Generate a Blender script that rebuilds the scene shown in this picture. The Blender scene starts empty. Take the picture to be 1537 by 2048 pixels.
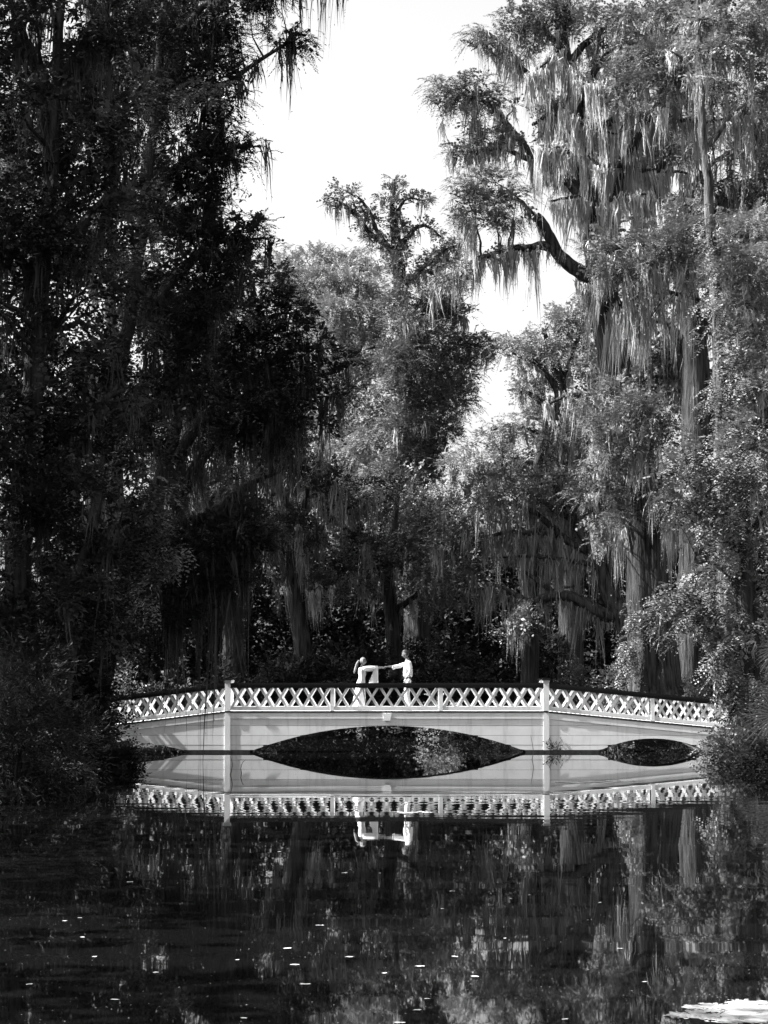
import bpy, math, random
import numpy as np
from mathutils import Vector

random.seed(7)
rng = np.random.default_rng(11)
scene = bpy.context.scene
COL = scene.collection

# ------------------------------------------------------------------ camera
F, CX, CY = 4420.0, 768.5, 1024.0          # focal length and centre, in pixels of a 1537 x 2048 picture
EYE = 2.2
TILT = math.atan((1361.0 - CY) / F)
cam = bpy.data.cameras.new('camera')
cam.sensor_fit = 'VERTICAL'
cam.sensor_height = 36.0
cam.lens = 36.0 * F / 2048.0
cam.clip_start = 0.1
cam.clip_end = 3000.0
cam_ob = bpy.data.objects.new('camera', cam)
cam_ob.location = (0, 0, EYE)
cam_ob.rotation_euler = (math.pi / 2 + TILT, 0, 0)
COL.objects.link(cam_ob)
scene.camera = cam_ob

# ------------------------------------------------------------------ light
SUN_EL, SUN_AZ = math.radians(47), math.radians(-4)     # from the left, square to the view
to_sun = Vector((-math.cos(SUN_EL) * math.cos(SUN_AZ), math.cos(SUN_EL) * math.sin(SUN_AZ), math.sin(SUN_EL)))
world = bpy.data.worlds.new('World')
scene.world = world
world.use_nodes = True
wn, wl = world.node_tree.nodes, world.node_tree.links
bg = wn['Background']
sky = wn.new('ShaderNodeTexSky')
sky.sky_type = 'NISHITA'
sky.sun_disc = False
sky.sun_elevation = SUN_EL
sky.sun_rotation = math.atan2(to_sun.x, to_sun.y)
sky.dust_density = 5.0
sky.air_density = 1.0
bw = wn.new('ShaderNodeRGBToBW')                        # the photograph is black and white
wl.new(sky.outputs[0], bw.inputs[0])
wl.new(bw.outputs[0], bg.inputs[0])
bg.inputs[1].default_value = 0.105
sun = bpy.data.lights.new('sun', 'SUN')
sun.energy = 5.0
sun.angle = math.radians(0.5)
sun_ob = bpy.data.objects.new('sun', sun)
sun_ob.rotation_euler = to_sun.to_track_quat('Z', 'Y').to_euler()
COL.objects.link(sun_ob)
vs = scene.view_settings
vs.view_transform = 'Standard'
vs.look = 'None'
vs.gamma = 1.0
vs.use_curve_mapping = False
vs.exposure = 2.05
scene.cycles.max_bounces = 5
scene.cycles.diffuse_bounces = 1
scene.cycles.glossy_bounces = 3
scene.cycles.transmission_bounces = 2
scene.cycles.use_denoising = True
scene.cycles.denoiser = 'OPENIMAGEDENOISE'
scene.cycles.denoising_input_passes = 'RGB_ALBEDO_NORMAL'
scene.cycles.denoising_prefilter = 'ACCURATE'
scene.cycles.caustics_reflective = False
scene.cycles.caustics_refractive = False


# ------------------------------------------------------------------ helpers
def W(px, py, Y):
    """World point at depth Y that the camera sees at pixel (px, py)."""
    u, v = (px - CX) / F, (CY - py) / F
    dy = math.cos(TILT) - v * math.sin(TILT)
    dz = math.sin(TILT) + v * math.cos(TILT)
    s = Y / dy
    return np.array((u * s, Y, EYE + dz * s))


def mat(name, base, rough=0.8, var=0.0, scale=1.0, transl=0.0, bump=0.0, bscale=20.0, stretch=(1, 1, 1), spec=0.3,
        stain=0.0, stain_scale=(1, 1, 1), each=0.0):
    m = bpy.data.materials.new(name)
    m.use_nodes = True
    n, l = m.node_tree.nodes, m.node_tree.links
    p = n['Principled BSDF']
    p.inputs['Roughness'].default_value = rough
    p.inputs['Specular IOR Level'].default_value = spec
    p.inputs['Base Color'].default_value = (base, base, base, 1)
    col = None
    tc = n.new('ShaderNodeTexCoord')
    if var > 0:
        mp = n.new('ShaderNodeMapping')
        mp.inputs['Scale'].default_value = stretch
        nz = n.new('ShaderNodeTexNoise')
        nz.inputs['Scale'].default_value = scale
        nz.inputs['Detail'].default_value = 5
        rp = n.new('ShaderNodeMapRange')
        rp.inputs['From Min'].default_value = 0.3
        rp.inputs['From Max'].default_value = 0.7
        rp.inputs['To Min'].default_value = base * (1 - var)
        rp.inputs['To Max'].default_value = base * (1 + var)
        l.new(tc.outputs['Object'], mp.inputs[0])
        l.new(mp.outputs[0], nz.inputs['Vector'])
        l.new(nz.outputs[0], rp.inputs['Value'])
        col = rp.outputs[0]
        if stain > 0:
            mp2 = n.new('ShaderNodeMapping')
            mp2.inputs['Scale'].default_value = stain_scale
            n2 = n.new('ShaderNodeTexNoise')
            n2.inputs['Scale'].default_value = 1.0
            n2.inputs['Detail'].default_value = 6
            n2.inputs['Roughness'].default_value = 0.65
            r2 = n.new('ShaderNodeMapRange')
            r2.inputs['From Min'].default_value = 0.52
            r2.inputs['From Max'].default_value = 0.75
            r2.inputs['To Min'].default_value = 1.0
            r2.inputs['To Max'].default_value = 1.0 - stain
            mu = n.new('ShaderNodeMath')
            mu.operation = 'MULTIPLY'
            l.new(tc.outputs['Object'], mp2.inputs[0])
            l.new(mp2.outputs[0], n2.inputs['Vector'])
            l.new(n2.outputs[0], r2.inputs['Value'])
            l.new(r2.outputs[0], mu.inputs[0])
            l.new(col, mu.inputs[1])
            col = mu.outputs[0]
        if each > 0:                                   # every board its own tone
            oi = n.new('ShaderNodeObjectInfo')
            r4 = n.new('ShaderNodeMapRange')
            r4.inputs['To Min'].default_value = 1 - each
            r4.inputs['To Max'].default_value = 1 + each
            m4 = n.new('ShaderNodeMath'); m4.operation = 'MULTIPLY'
            l.new(oi.outputs['Random'], r4.inputs['Value'])
            l.new(r4.outputs[0], m4.inputs[0]); l.new(col, m4.inputs[1])
            col = m4.outputs[0]
        l.new(col, p.inputs['Base Color'])
    if bump > 0:
        mp3 = n.new('ShaderNodeMapping')
        mp3.inputs['Scale'].default_value = stretch
        n3 = n.new('ShaderNodeTexNoise')
        n3.inputs['Scale'].default_value = bscale
        n3.inputs['Detail'].default_value = 4
        b = n.new('ShaderNodeBump')
        b.inputs['Distance'].default_value = bump
        b.inputs['Strength'].default_value = 1.0
        l.new(tc.outputs['Object'], mp3.inputs[0])
        l.new(mp3.outputs[0], n3.inputs['Vector'])
        l.new(n3.outputs[0], b.inputs['Height'])
        l.new(b.outputs[0], p.inputs['Normal'])
    if transl > 0:
        t = n.new('ShaderNodeBsdfTranslucent')
        t.inputs[0].default_value = (base, base, base, 1)
        if col is not None:
            l.new(col, t.inputs[0])
        mx = n.new('ShaderNodeMixShader')
        mx.inputs[0].default_value = transl
        l.new(p.outputs[0], mx.inputs[1])
        l.new(t.outputs[0], mx.inputs[2])
        l.new(mx.outputs[0], n['Material Output'].inputs[0])
    return m


M = dict(
    paint=mat('white_paint', 0.78, 0.55, 0.06, 3.0, stain=0.22, stain_scale=(3.0, 3.0, 0.5), bump=0.0006, bscale=40),
    paint_old=mat('weathered_white_paint', 0.80, 0.6, 0.07, 2.0, stain=0.25, stain_scale=(5, 1.0, 0.7), bump=0.0006, bscale=30, each=0.05),
    black_paint=mat('black_gloss_paint', 0.007, 0.4, 0.2, 4.0, spec=0.25),
    wet_and_shadow_wood=mat('wet_and_shadow_dark_wood', 0.035, 0.5, 0.5, 6.0),  # wet at the footings; painted shadow along the deck edge
    deck=mat('worn_white_deck', 0.62, 0.7, 0.15, 3.0),
    bark=mat('cypress_bark', 0.036, 0.95, 0.85, 2.6, bump=0.10, bscale=4.0, stretch=(4, 4, 0.3), spec=0.1),
    bark_painted_shade=mat('cypress_bark_painted_shade', 0.03, 0.95, 0.8, 2.6, bump=0.08, bscale=4.0, stretch=(4, 4, 0.3), spec=0.1),  # bark recoloured darker, painting shade onto the left bank trunks
    bark_painted_sun=mat('cypress_bark_painted_sun', 0.065, 0.95, 0.85, 3, bump=0.07, bscale=6.0, stretch=(3, 3, 0.4), spec=0.1),  # lighter bark that paints sunlight onto two trunks
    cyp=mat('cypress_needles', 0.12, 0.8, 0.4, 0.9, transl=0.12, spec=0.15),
    cyp_painted_sun=mat('needles_painted_sunlit', 0.215, 0.8, 0.35, 0.8, transl=0.15, spec=0.15),  # lighter needles, with sunlight put into the colour
    cyp_painted_shade=mat('needles_painted_deep_shade', 0.025, 0.8, 0.4, 0.9, transl=0.15, spec=0.12),  # needle colour darkened to paint in the left bank shade
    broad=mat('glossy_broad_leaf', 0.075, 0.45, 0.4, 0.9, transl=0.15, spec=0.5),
    broad_painted_shade=mat('broad_leaf_painted_shade', 0.022, 0.6, 0.4, 0.9, transl=0.12, spec=0.2),  # broad leaf darkened so that shade is part of its colour
    palm=mat('palm_leaf', 0.14, 0.35, 0.25, 6, transl=0.15, spec=0.5),
    vine=mat('vine_leaf', 0.135, 0.5, 0.35, 1.2, transl=0.18, spec=0.4),
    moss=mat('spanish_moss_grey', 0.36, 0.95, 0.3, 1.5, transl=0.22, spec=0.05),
    moss_painted_half_shade=mat('spanish_moss_painted_half_shade', 0.20, 0.95, 0.35, 1.5, transl=0.2, spec=0.05),  # same moss toned down, painted shade for trees farther back
    cyp_painted_half_shade=mat('needles_painted_half_shade', 0.065, 0.8, 0.4, 0.9, transl=0.12, spec=0.12),  # needles toned down to paint shade into the deeper wood
    moss_painted_shade=mat('spanish_moss_painted_shade', 0.07, 0.95, 0.35, 1.5, transl=0.3, spec=0.05),  # moss darkened to carry painted shade on the left bank
    soil=mat('leaf_litter_soil', 0.05, 0.95, 0.5, 0.7, bump=0.03, bscale=6),
    skin=mat('skin', 0.14, 0.5, 0.05, 8),
    hair_fair=mat('fair_hair', 0.15, 0.5, 0.7, 25, stretch=(1, 1, .2)),
    hair_dark=mat('dark_hair', 0.022, 0.6, 0.3, 30),
    cloth=mat('white_cloth', 0.82, 0.85, 0.04, 6, bump=0.006, bscale=9, transl=0.38),
    trousers=mat('pale_trousers', 0.68, 0.85, 0.05, 6, bump=0.005, bscale=10),
    leather=mat('dark_leather', 0.03, 0.5),
    dark=mat('dark_detail', 0.02, 0.5),
    leaf_float=mat('pale_floating_leaf', 0.45, 0.6, 0.35, 4),
    speck=mat('pale_specks', 0.28, 0.8, 0.5, 3),
    duck=mat('duckweed', 0.36, 0.8, 0.6, 5),
)


def tag(o, label=None, cat=None, group=None, kind=None):
    if label: o['label'] = label
    if cat: o['category'] = cat
    if group: o['group'] = group
    if kind: o['kind'] = kind
    return o


def empty(name, loc, label, cat, group=None):
    o = bpy.data.objects.new(name, None)
    o.empty_display_size = 0.2
    o.location = [float(v) for v in loc]
    COL.objects.link(o)
    return tag(o, label, cat, group)


def raw_mesh(name, V, Fa, smooth=False):
    """V (n,3); Fa (m,k) array of equal-sized faces."""
    V = np.ascontiguousarray(V, dtype=np.float32)
    Fa = np.ascontiguousarray(Fa, dtype=np.int32)
    me = bpy.data.meshes.new(name)
    m, k = Fa.shape
    me.vertices.add(len(V))
    me.vertices.foreach_set('co', V.ravel())
    me.loops.add(m * k)
    me.loops.foreach_set('vertex_index', Fa.ravel())
    me.polygons.add(m)
    me.polygons.foreach_set('loop_start', np.arange(0, m * k, k, dtype=np.int32))
    me.polygons.foreach_set('use_smooth', np.full(m, bool(smooth)))
    me.update(calc_edges=True)
    return me


def link_mesh(name, me, material, parent=None, loc=None):
    o = bpy.data.objects.new(name, me)
    if material is not None and not me.materials:
        me.materials.append(material)
    COL.objects.link(o)
    if parent is not None:
        o.parent = parent
    if loc is not None:
        o.location = [float(v) for v in loc]
    return o


def obj(name, V, Fa, material, parent=None, smooth=False, origin=None):
    V = np.asarray(V, dtype=float)
    if parent is not None and origin is None:
        V = V - np.array(parent.location)
    elif origin is not None:
        V = V - np.asarray(origin)
    return link_mesh(name, raw_mesh(name, V, Fa, smooth), material, parent, origin if parent is None else None)


def tri_obj(name, T, material, parent=None, origin=None):
    """T (n,3,3) loose triangles."""
    V = T.reshape(-1, 3)
    return obj(name, V, np.arange(len(V)).reshape(-1, 3), material, parent, False, origin)


class MB:
    """Collects quads (and boxes) for one mesh."""
    def __init__(self):
        self.v, self.f, self.n = [], [], 0

    def add(self, V, Fa):
        self.v.append(np.asarray(V, float))
        self.f.append(np.asarray(Fa, int) + self.n)
        self.n += len(V)

    def box(self, x0, x1, y0, y1, z0, z1):
        V = [(x, y, z) for x in (x0, x1) for y in (y0, y1) for z in (z0, z1)]
        self.add(V, [(0, 1, 3, 2), (4, 6, 7, 5), (0, 4, 5, 1), (2, 3, 7, 6), (0, 2, 6, 4), (1, 5, 7, 3)])

    def hull(self, bottom, top):
        """Two quads of four corners each, joined by sides."""
        self.add(list(bottom) + list(top), [(3, 2, 1, 0), (4, 5, 6, 7), (0, 1, 5, 4), (1, 2, 6, 5), (2, 3, 7, 6), (3, 0, 4, 7)])

    def tube(self, P, R, k=8, flute=0.0, seed=0, cap=True):
        V, Fa = tube(P, R, k, flute, seed, cap)
        self.add(V, Fa)

    def build(self, name, material, parent=None, smooth=False, origin=None):
        return obj(name, np.concatenate(self.v), np.concatenate(self.f), material, parent, smooth, origin)


def resample(P, R, step):
    """Catmull-Rom through points, with jitter-free radii."""
    P, R = np.asarray(P, float), np.asarray(R, float)
    out, ro = [], []
    n = len(P)
    for i in range(n - 1):
        p0, p1, p2, p3 = P[max(i - 1, 0)], P[i], P[i + 1], P[min(i + 2, n - 1)]
        m = max(2, int(np.linalg.norm(p2 - p1) / step))
        for t in np.arange(m) / m:
            out.append(0.5 * ((2 * p1) + (-p0 + p2) * t + (2 * p0 - 5 * p1 + 4 * p2 - p3) * t * t + (-p0 + 3 * p1 - 3 * p2 + p3) * t ** 3))
            ro.append(R[i] * (1 - t) + R[i + 1] * t)
    out.append(P[-1]); ro.append(R[-1])
    return np.array(out), np.array(ro)


def tube(P, R, k=8, flute=0.0, seed=0, cap=True):
    P, R = np.asarray(P, float), np.asarray(R, float)
    n = len(P)
    T = np.gradient(P, axis=0)
    T /= np.linalg.norm(T, axis=1)[:, None] + 1e-9
    ref = np.array((0.0, 1.0, 0.05)) if abs(T[:, 1]).max() < 0.9 else np.array((0.0, 0.1, 1.0))
    A = np.cross(T, ref); A /= np.linalg.norm(A, axis=1)[:, None] + 1e-9
    B = np.cross(T, A)
    th = np.linspace(0, 2 * math.pi, k, endpoint=False)
    r = R[:, None] * np.ones(k)[None]
    if flute > 0:
        g = np.random.default_rng(seed)
        s = np.arange(n) / 6.0
        mod = np.zeros((n, k))
        for _ in range(7):
            f = int(g.integers(2, 11)); a = g.uniform(0.3, 1) / (1 + f * 0.15)
            mod += a * np.sin(f * th[None] + g.uniform(0, 6.28) + 0.6 * np.sin(s * g.uniform(.3, 1.2) + g.uniform(0, 6.28))[:, None])
        if k >= 28:
            for _ in range(5):
                f = int(g.integers(9, 20))
                mod += 0.35 * np.sin(f * th[None] + g.uniform(0, 6.28) + 1.3 * np.sin(s * g.uniform(.5, 2) + g.uniform(0, 6.28))[:, None])
        r = r * (1 + flute * mod * 0.36)
    V = P[:, None] + A[:, None] * (r * np.cos(th))[..., None] + B[:, None] * (r * np.sin(th))[..., None]
    V = V.reshape(-1, 3)
    i = np.arange(n - 1)[:, None] * k
    j = np.arange(k)[None]
    jn = (j + 1) % k
    Fa = np.stack([i + j, i + jn, i + k + jn, i + k + j], -1).reshape(-1, 4)
    if cap and k % 2 == 0:
        caps = []
        for base in (0, (n - 1) * k):
            for q in range(k // 2 - 1):
                caps.append((base + q, base + q + 1, base + k - 2 - q, base + k - 1 - q))
        Fa = np.concatenate([Fa, np.array(caps)])
    return V, Fa


def unit(a):
    return a / (np.linalg.norm(a, axis=-1, keepdims=True) + 1e-9)


# ------------------------------------------------------------------ foliage
DENS = 1.36
KINDS = dict(
    # sprays per plume, leaflets per spray, spray length, leaflet length ratio, leaflet width, plume radius, droop
    cypress=dict(ns=14, K=15, L=(0.32, 0.58), ll=0.27, w=0.028, pr=0.27, droop=0.5, fwd=0.55),
    cypress_far=dict(ns=12, K=12, L=(0.38, 0.7), ll=0.30, w=0.044, pr=0.34, droop=0.45, fwd=0.55),
    cypress_fine=dict(ns=10, K=9, L=(0.2, 0.36), ll=0.42, w=0.042, pr=0.16, droop=0.3, fwd=0.55),
    broad=dict(ns=13, K=6, L=(0.22, 0.42), ll=0.32, w=0.07, pr=0.34, droop=0.25, fwd=0.5),
    broad_far=dict(ns=11, K=6, L=(0.3, 0.55), ll=0.34, w=0.11, pr=0.42, droop=0.25, fwd=0.5),
    vine=dict(ns=9, K=11, L=(0.32, 0.58), ll=0.27, w=0.055, pr=0.26, droop=0.55, fwd=0.3),
    core=dict(ns=6, K=5, L=(0.3, 0.6), ll=0.40, w=0.11, pr=0.28, droop=0.3, fwd=0.5),
    oleander=dict(ns=9, K=8, L=(0.25, 0.5), ll=0.42, w=0.022, pr=0.22, droop=0.1, fwd=0.8),
    under=dict(ns=8, K=5, L=(0.5, 0.9), ll=0.40, w=0.20, pr=0.7, droop=0.2, fwd=0.5),
    wood=dict(ns=8, K=5, L=(0.8, 1.5), ll=0.36, w=0.27, pr=0.9, droop=0.2, fwd=0.5),
)


def sprays(P, D, kind):
    """Leaf triangles of sprays at P (n,3) growing along D (n,3)."""
    k = KINDS[kind]
    n, K = len(P), k['K']
    L = rng.uniform(k['L'][0], k['L'][1], n)
    D = unit(D)
    up = np.array((0, 0, 1.0))
    S = unit(np.cross(D, up) + rng.normal(0, 0.25, (n, 3)))
    t = (np.arange(K) + 0.6) / K
    side = np.where(np.arange(K) % 2 == 0, 1.0, -1.0)
    dro = k['droop'] * L
    base = P[:, None] + D[:, None] * (L[:, None] * t)[..., None]
    base[..., 2] -= dro[:, None] * t ** 2
    ld = S[:, None] * side[None, :, None] * (1 - k['fwd'] * t)[None, :, None] + D[:, None] * k['fwd'] * (0.5 + t)[None, :, None]
    ld = ld + rng.normal(0, 0.13, ld.shape)
    ld[..., 2] -= k['droop'] * 0.5
    ld = unit(ld)
    ll = L[:, None] * k['ll'] * (1.15 - 0.6 * t) * rng.uniform(0.7, 1.25, (n, K))
    tip = base + ld * ll[..., None]
    nrm = unit(np.cross(ld, S[:, None] * 0.3 + D[:, None]) * side[None, :, None] + rng.normal(0, 0.2, ld.shape))
    wv = unit(np.cross(ld, nrm)) * (k['w'] * rng.uniform(0.7, 1.3, (n, K)) * 0.5)[..., None]
    if kind.startswith('cypress'):
        T = np.stack([base - wv, base + wv, tip], 2)
        return T.reshape(-1, 3, 3)
    mid = base + ld * (ll * 0.42)[..., None]
    T1 = np.stack([base, mid + wv * 1.1, tip], 2).reshape(-1, 3, 3)
    T2 = np.stack([base, tip, mid - wv * 1.1], 2).reshape(-1, 3, 3)
    return np.concatenate([T1, T2])


def plumes(C, A, kind, scale=1.0):
    """Plumes centred at C growing along A."""
    k = KINDS[kind]
    n, ns = len(C), k['ns']
    if n == 0:
        return np.zeros((0, 3, 3))
    d = unit(unit(A)[:, None] * 0.9 + rng.normal(0, 0.42, (n, ns, 3)))
    p = C[:, None] + (rng.normal(0, 0.5, (n, ns, 3)) * k['pr'] + d * k['pr'] * 0.35) * scale
    return sprays(p.reshape(-1, 3), d.reshape(-1, 3), kind)


def blob_points(c, r, n, shell=0.6):
    u = unit(rng.normal(0, 1, (n, 3)))
    rad = rng.uniform(0, 1, n) ** (1 / 3)
    rad = np.where(rng.uniform(0, 1, n) < shell, rng.uniform(0.72, 1.06, n), rad)
    p = c + u * r * rad[:, None]
    a = unit(u * np.array((1, 1, 0.8)) + np.array((0, 0, 0.35)))
    return p, a


def moss_tris(A, L, n, spread, w0=0.022, seg=3, fuzz=2):
    """Beards hanging from anchors A (m,3) of lengths L (m,), n ribbons each."""
    m = len(A)
    if m == 0:
        return np.zeros((0, 3, 3))
    r = np.abs(rng.normal(0, 0.6, (m, n)))
    ph = rng.uniform(0, 2 * math.pi, (m, n))
    sp = (np.asarray(spread) * np.ones(m))[:, None]
    off = np.stack([np.cos(ph) * r * sp * 1.5, np.sin(ph) * r * sp, rng.normal(0, .06, (m, n))], -1)
    ln = L[:, None] * np.clip(rng.uniform(0.45, 1.08, (m, n)) * (1.12 - 0.62 * r), 0.10, 1.15)
    t = np.linspace(0, 1, seg + 1)
    conv = 1 - 0.78 * t ** 0.8
    pos = A[:, None, None] + off[:, :, None] * conv[None, None, :, None]
    pos[..., 2] = A[:, None, None, 2] + off[:, :, None, 2] - ln[..., None] * t
    lean = rng.normal(0, .07, (m, 1, 1, 2))
    pos[..., :2] += lean * (ln[..., None] * t)[..., None]
    wob = np.cumsum(rng.normal(0, 0.045, pos.shape[:-1] + (2,)), axis=2)
    pos[..., :2] += wob
    phi = rng.uniform(0, math.pi, (m, n))
    wd = w0 * rng.uniform(0.5, 1.7, (m, n))[..., None] * (1 - t) ** 0.75 * (0.55 + 0.45 * np.sin(math.pi * np.clip(t * 1.2, 0, 1)))
    wv = np.stack([np.cos(phi), np.sin(phi), np.zeros_like(phi)], -1)[:, :, None] * wd[..., None]
    a, b = pos - wv, pos + wv
    T = [np.stack([a[:, :, :-1], b[:, :, :-1], b[:, :, 1:]], 3).reshape(-1, 3, 3),
         np.stack([a[:, :, :-2], b[:, :, 1:-1], a[:, :, 1:-1]], 3).reshape(-1, 3, 3)]
    if fuzz:
        i = rng.integers(0, seg, (m, n, fuzz))
        q = rng.uniform(0, 1, (m, n, fuzz))
        p0 = np.take_along_axis(pos, i[..., None], 2)
        p1 = np.take_along_axis(pos, i[..., None] + 1, 2)
        c = p0 + (p1 - p0) * q[..., None]
        d = rng.normal(0, 1, c.shape); d[..., 2] = -np.abs(d[..., 2]) * 1.2
        d = unit(d) * rng.uniform(0.04, 0.13, c.shape[:-1])[..., None]
        e = unit(rng.normal(0, 1, c.shape)) * w0 * 0.55
        T.append(np.stack([c - e, c + e, c + d], 3).reshape(-1, 3, 3))
    return np.concatenate(T)


def path(pts, Y, dY_default=0.0):
    """[(px, py, r) or (px, py, r, dY)] -> world points and radii."""
    P = [W(p[0], p[1], Y + (p[3] if len(p) > 3 else dY_default)) for p in pts]
    return np.array(P), np.array([p[2] for p in pts])


def tree(name, label, cat, Y, trunk, limbs=(), blobs=(), kind='cypress', leaf='cyp', bark='bark', dens=8.0,
         moss=None, moss_mat='moss', blob_moss=1.0, flute=0.10, group=None, shell=0.6, depth=1.0, blob_moss_len=(0.5, 1.5),
         foliage_name='crown', moss_n=12, limb_moss=1.0, trunk_k=28, core=0.55, bias=(0, 0, 0), low_kind=None):
    """trunk: pixel path; limbs: list of (path, moss per metre, (min,max) moss length);
    blobs: (px, py, rx, ry, dY) foliage volumes in pixels."""
    TP, TR = path(trunk, Y)
    root = empty(name, TP[0], label, cat, group)
    P, R = resample(TP, TR, 0.35)
    g = np.random.default_rng(len(label) * 37 + int(Y * 10))
    P[1:-1] += g.normal(0, 0.02, P[1:-1].shape)
    mb = MB()
    mb.tube(P, R, trunk_k, flute, len(label))
    mb.build('trunk', M[bark], root, smooth=True)
    nodes = [P[len(P) // 5:]]
    noder = [R[len(P) // 5:]]
    anchors, alen = [], []
    for lp, dens_m, lr in limbs:
        LP, LR = path(lp, Y)
        q, rr = resample(LP, LR, 0.18)
        jit = np.cumsum(g.normal(0, 0.025, q.shape), axis=0)
        jit -= np.linspace(0, 1, len(q))[:, None] * jit[-1]
        q = q + jit
        mb = MB(); mb.tube(q, rr, 10, 0.12, len(q))
        mb.build('limb', M[bark], root, smooth=True)
        nodes.append(q); noder.append(rr)
        ln = np.linalg.norm(np.diff(q, axis=0), axis=1).sum()
        na = int(ln * dens_m * limb_moss)
        if na:
            # beards come in bunches along the limb, not evenly
            s = np.clip(g.uniform(0, 1, na) + 0.06 * g.normal(0, 1, na), 0.04, 1) * (len(q) - 1)
            clump = 0.35 + 0.9 * np.abs(np.sin(s * 0.55 + g.uniform(0, 6)))
            i = s.astype(int).clip(0, len(q) - 1)
            anchors.append(q[i] + g.normal(0, 0.09, (na, 3)) - np.array((0, 0, 0.5)) * rr[i][:, None])
            alen.append((lr[0] + (lr[1] * 1.15 - lr[0]) * g.uniform(0, 1, na) ** 1.7) * clump)
    nodes = np.concatenate(nodes); noder = np.concatenate(noder)
    tw = MB()
    leaves = []
    for b in blobs:
        px, py, rx, ry = b[:4]
        dY = b[4] if len(b) > 4 else 0.0
        dm = b[5] if len(b) > 5 else 1.0
        c = W(px, py, Y + dY)
        s = (Y + dY) / F
        r = np.array((rx * s, depth * 0.5 * (rx + ry) * s, ry * s))
        n = max(3, int(DENS * dens * dm * r[0] * r[2] * math.pi))
        kd = low_kind[0] if low_kind and py > low_kind[1] else kind
        ms = int(min(5, max(2, n // 4)))
        for q in range(ms):
            cc = c + np.clip(g.normal(0, .42, 3), -.8, .8) * r
            rs = r * g.uniform(.38, .78) * np.array((1.15, 1.1, g.uniform(.5, .85)))
            p, a = blob_points(cc, rs, max(1, int(n / ms * g.uniform(.6, 1.4))), shell)
            a = unit(a + (cc - c) / r * .5)
            leaves.append(plumes(p, unit(a + np.array(bias)), kd))
        p, a = blob_points(c, r * .5, max(1, int(n * core)), 0.2)
        leaves.append(plumes(p, a, 'core', min(1.0, float(r[2]) / .5)))  # big inner leaves added to block light inside the clump
        # a branch from the nearest limb to the clump, and twigs inside it
        dd = np.linalg.norm(nodes - c - np.array((0, 0, -0.6)), axis=1)
        j = int(dd.argmin())
        q0 = nodes[j]
        if dd[j] > 0.15:
            midp = (q0 + c) / 2 + np.array((g.normal(0, .15), g.normal(0, .15), 0.12 * dd[j] * g.uniform(-.6, 1)))
            r0 = min(noder[j] * 0.6, 0.02 + 0.022 * dd[j])
            qq, qr = resample([q0, midp, c], [r0, r0 * 0.6, r0 * 0.25], 0.25)
            qq[1:-1] += g.normal(0, 0.025, qq[1:-1].shape)
            tw.tube(qq, qr, 5)
            if blob_moss > 0 and moss is not None:
                na = g.poisson(dd[j] * 1.6 * blob_moss * limb_moss)
                if na:
                    i = g.integers(0, len(qq), na)
                    anchors.append(qq[i]); alen.append(g.uniform(blob_moss_len[0], blob_moss_len[1], na))
        for _ in range(int(2 + r[0] * 2)):
            e = c + unit(g.normal(0, 1, 3)) * r * 0.9
            qq, qr = resample([c, (c + e) / 2 + g.normal(0, .06, 3), e], [0.022, 0.014, 0.005], 0.6)
            tw.tube(qq, qr, 3)
        if blob_moss > 0 and moss is not None:
            na = g.poisson(2.2 * blob_moss * r[0] * r[2] * 3.0)
            if na:
                u = unit(g.normal(0, 1, (na, 3))); u[:, 2] = -np.abs(u[:, 2]) * 0.7
                anchors.append(c + u * r * g.uniform(0.2, 0.95, (na, 1)))
                alen.append(g.uniform(blob_moss_len[0], blob_moss_len[1], na) * g.uniform(.5, 1, na))
    if tw.n:
        tag(tw.build('twigs', M[bark], root, smooth=True), kind='stuff')
    if leaves:
        tri_obj(foliage_name, np.concatenate(leaves), M[leaf], root)
    if anchors and moss is not None:
        A, Ln = np.concatenate(anchors), np.concatenate(alen)
        T = moss_tris(A, Ln, moss_n, np.clip(0.05 + 0.055 * Ln, 0.05, 0.22) * g.uniform(.6, 1.4, len(Ln)), w0=moss * 1.25)
        tri_obj('hanging_moss', T, M[moss_mat], root)
    return root


def auto_blobs(x0, x1, y0, y1, n, size, dY=(-2, 2), aspect=0.7, seed=0, prob=None):
    g = np.random.default_rng(seed)
    out = []
    for _ in range(n):
        x, y = g.uniform(x0, x1), g.uniform(y0, y1)
        if prob is not None and not prob(x, y):
            continue
        s = g.uniform(*size)
        out.append((x, y, s, s * aspect * g.uniform(.8, 1.2), g.uniform(*dY)))
    return out

# ------------------------------------------------------------------ ground and water
def pond_edge(Y):
    xl = np.interp(Y, [0, 8, 40, 58, 68, 78, 92], [-9, -9, -7.9, -7.9, -8.6, -9.5, -11.0])
    xr = np.interp(Y, [0, 8, 40, 57, 68, 78, 92], [11, 11, 10.6, 9.9, 10.2, 11.0, 12.0])
    xl = xl + 0.35 * np.sin(Y * 0.55 + 1) + 0.2 * np.sin(Y * 1.7)
    xr = xr + 0.35 * np.sin(Y * 0.6 + 2) + 0.2 * np.sin(Y * 1.9)
    return xl, xr


# small earth hummocks on which the far bushes and cypresses stand in the shallow water
HUMMOCKS = [((px - CX) / F * Y, Y) for px, Y in ((872, 84), (1010, 90), (640, 92), (540, 90), (740, 95), (930, 95), (820, 100), (610, 92), (790, 98), (838, 105), (705, 111), (810, 113), (600, 112), (915, 111), (705, 108))]


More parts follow.
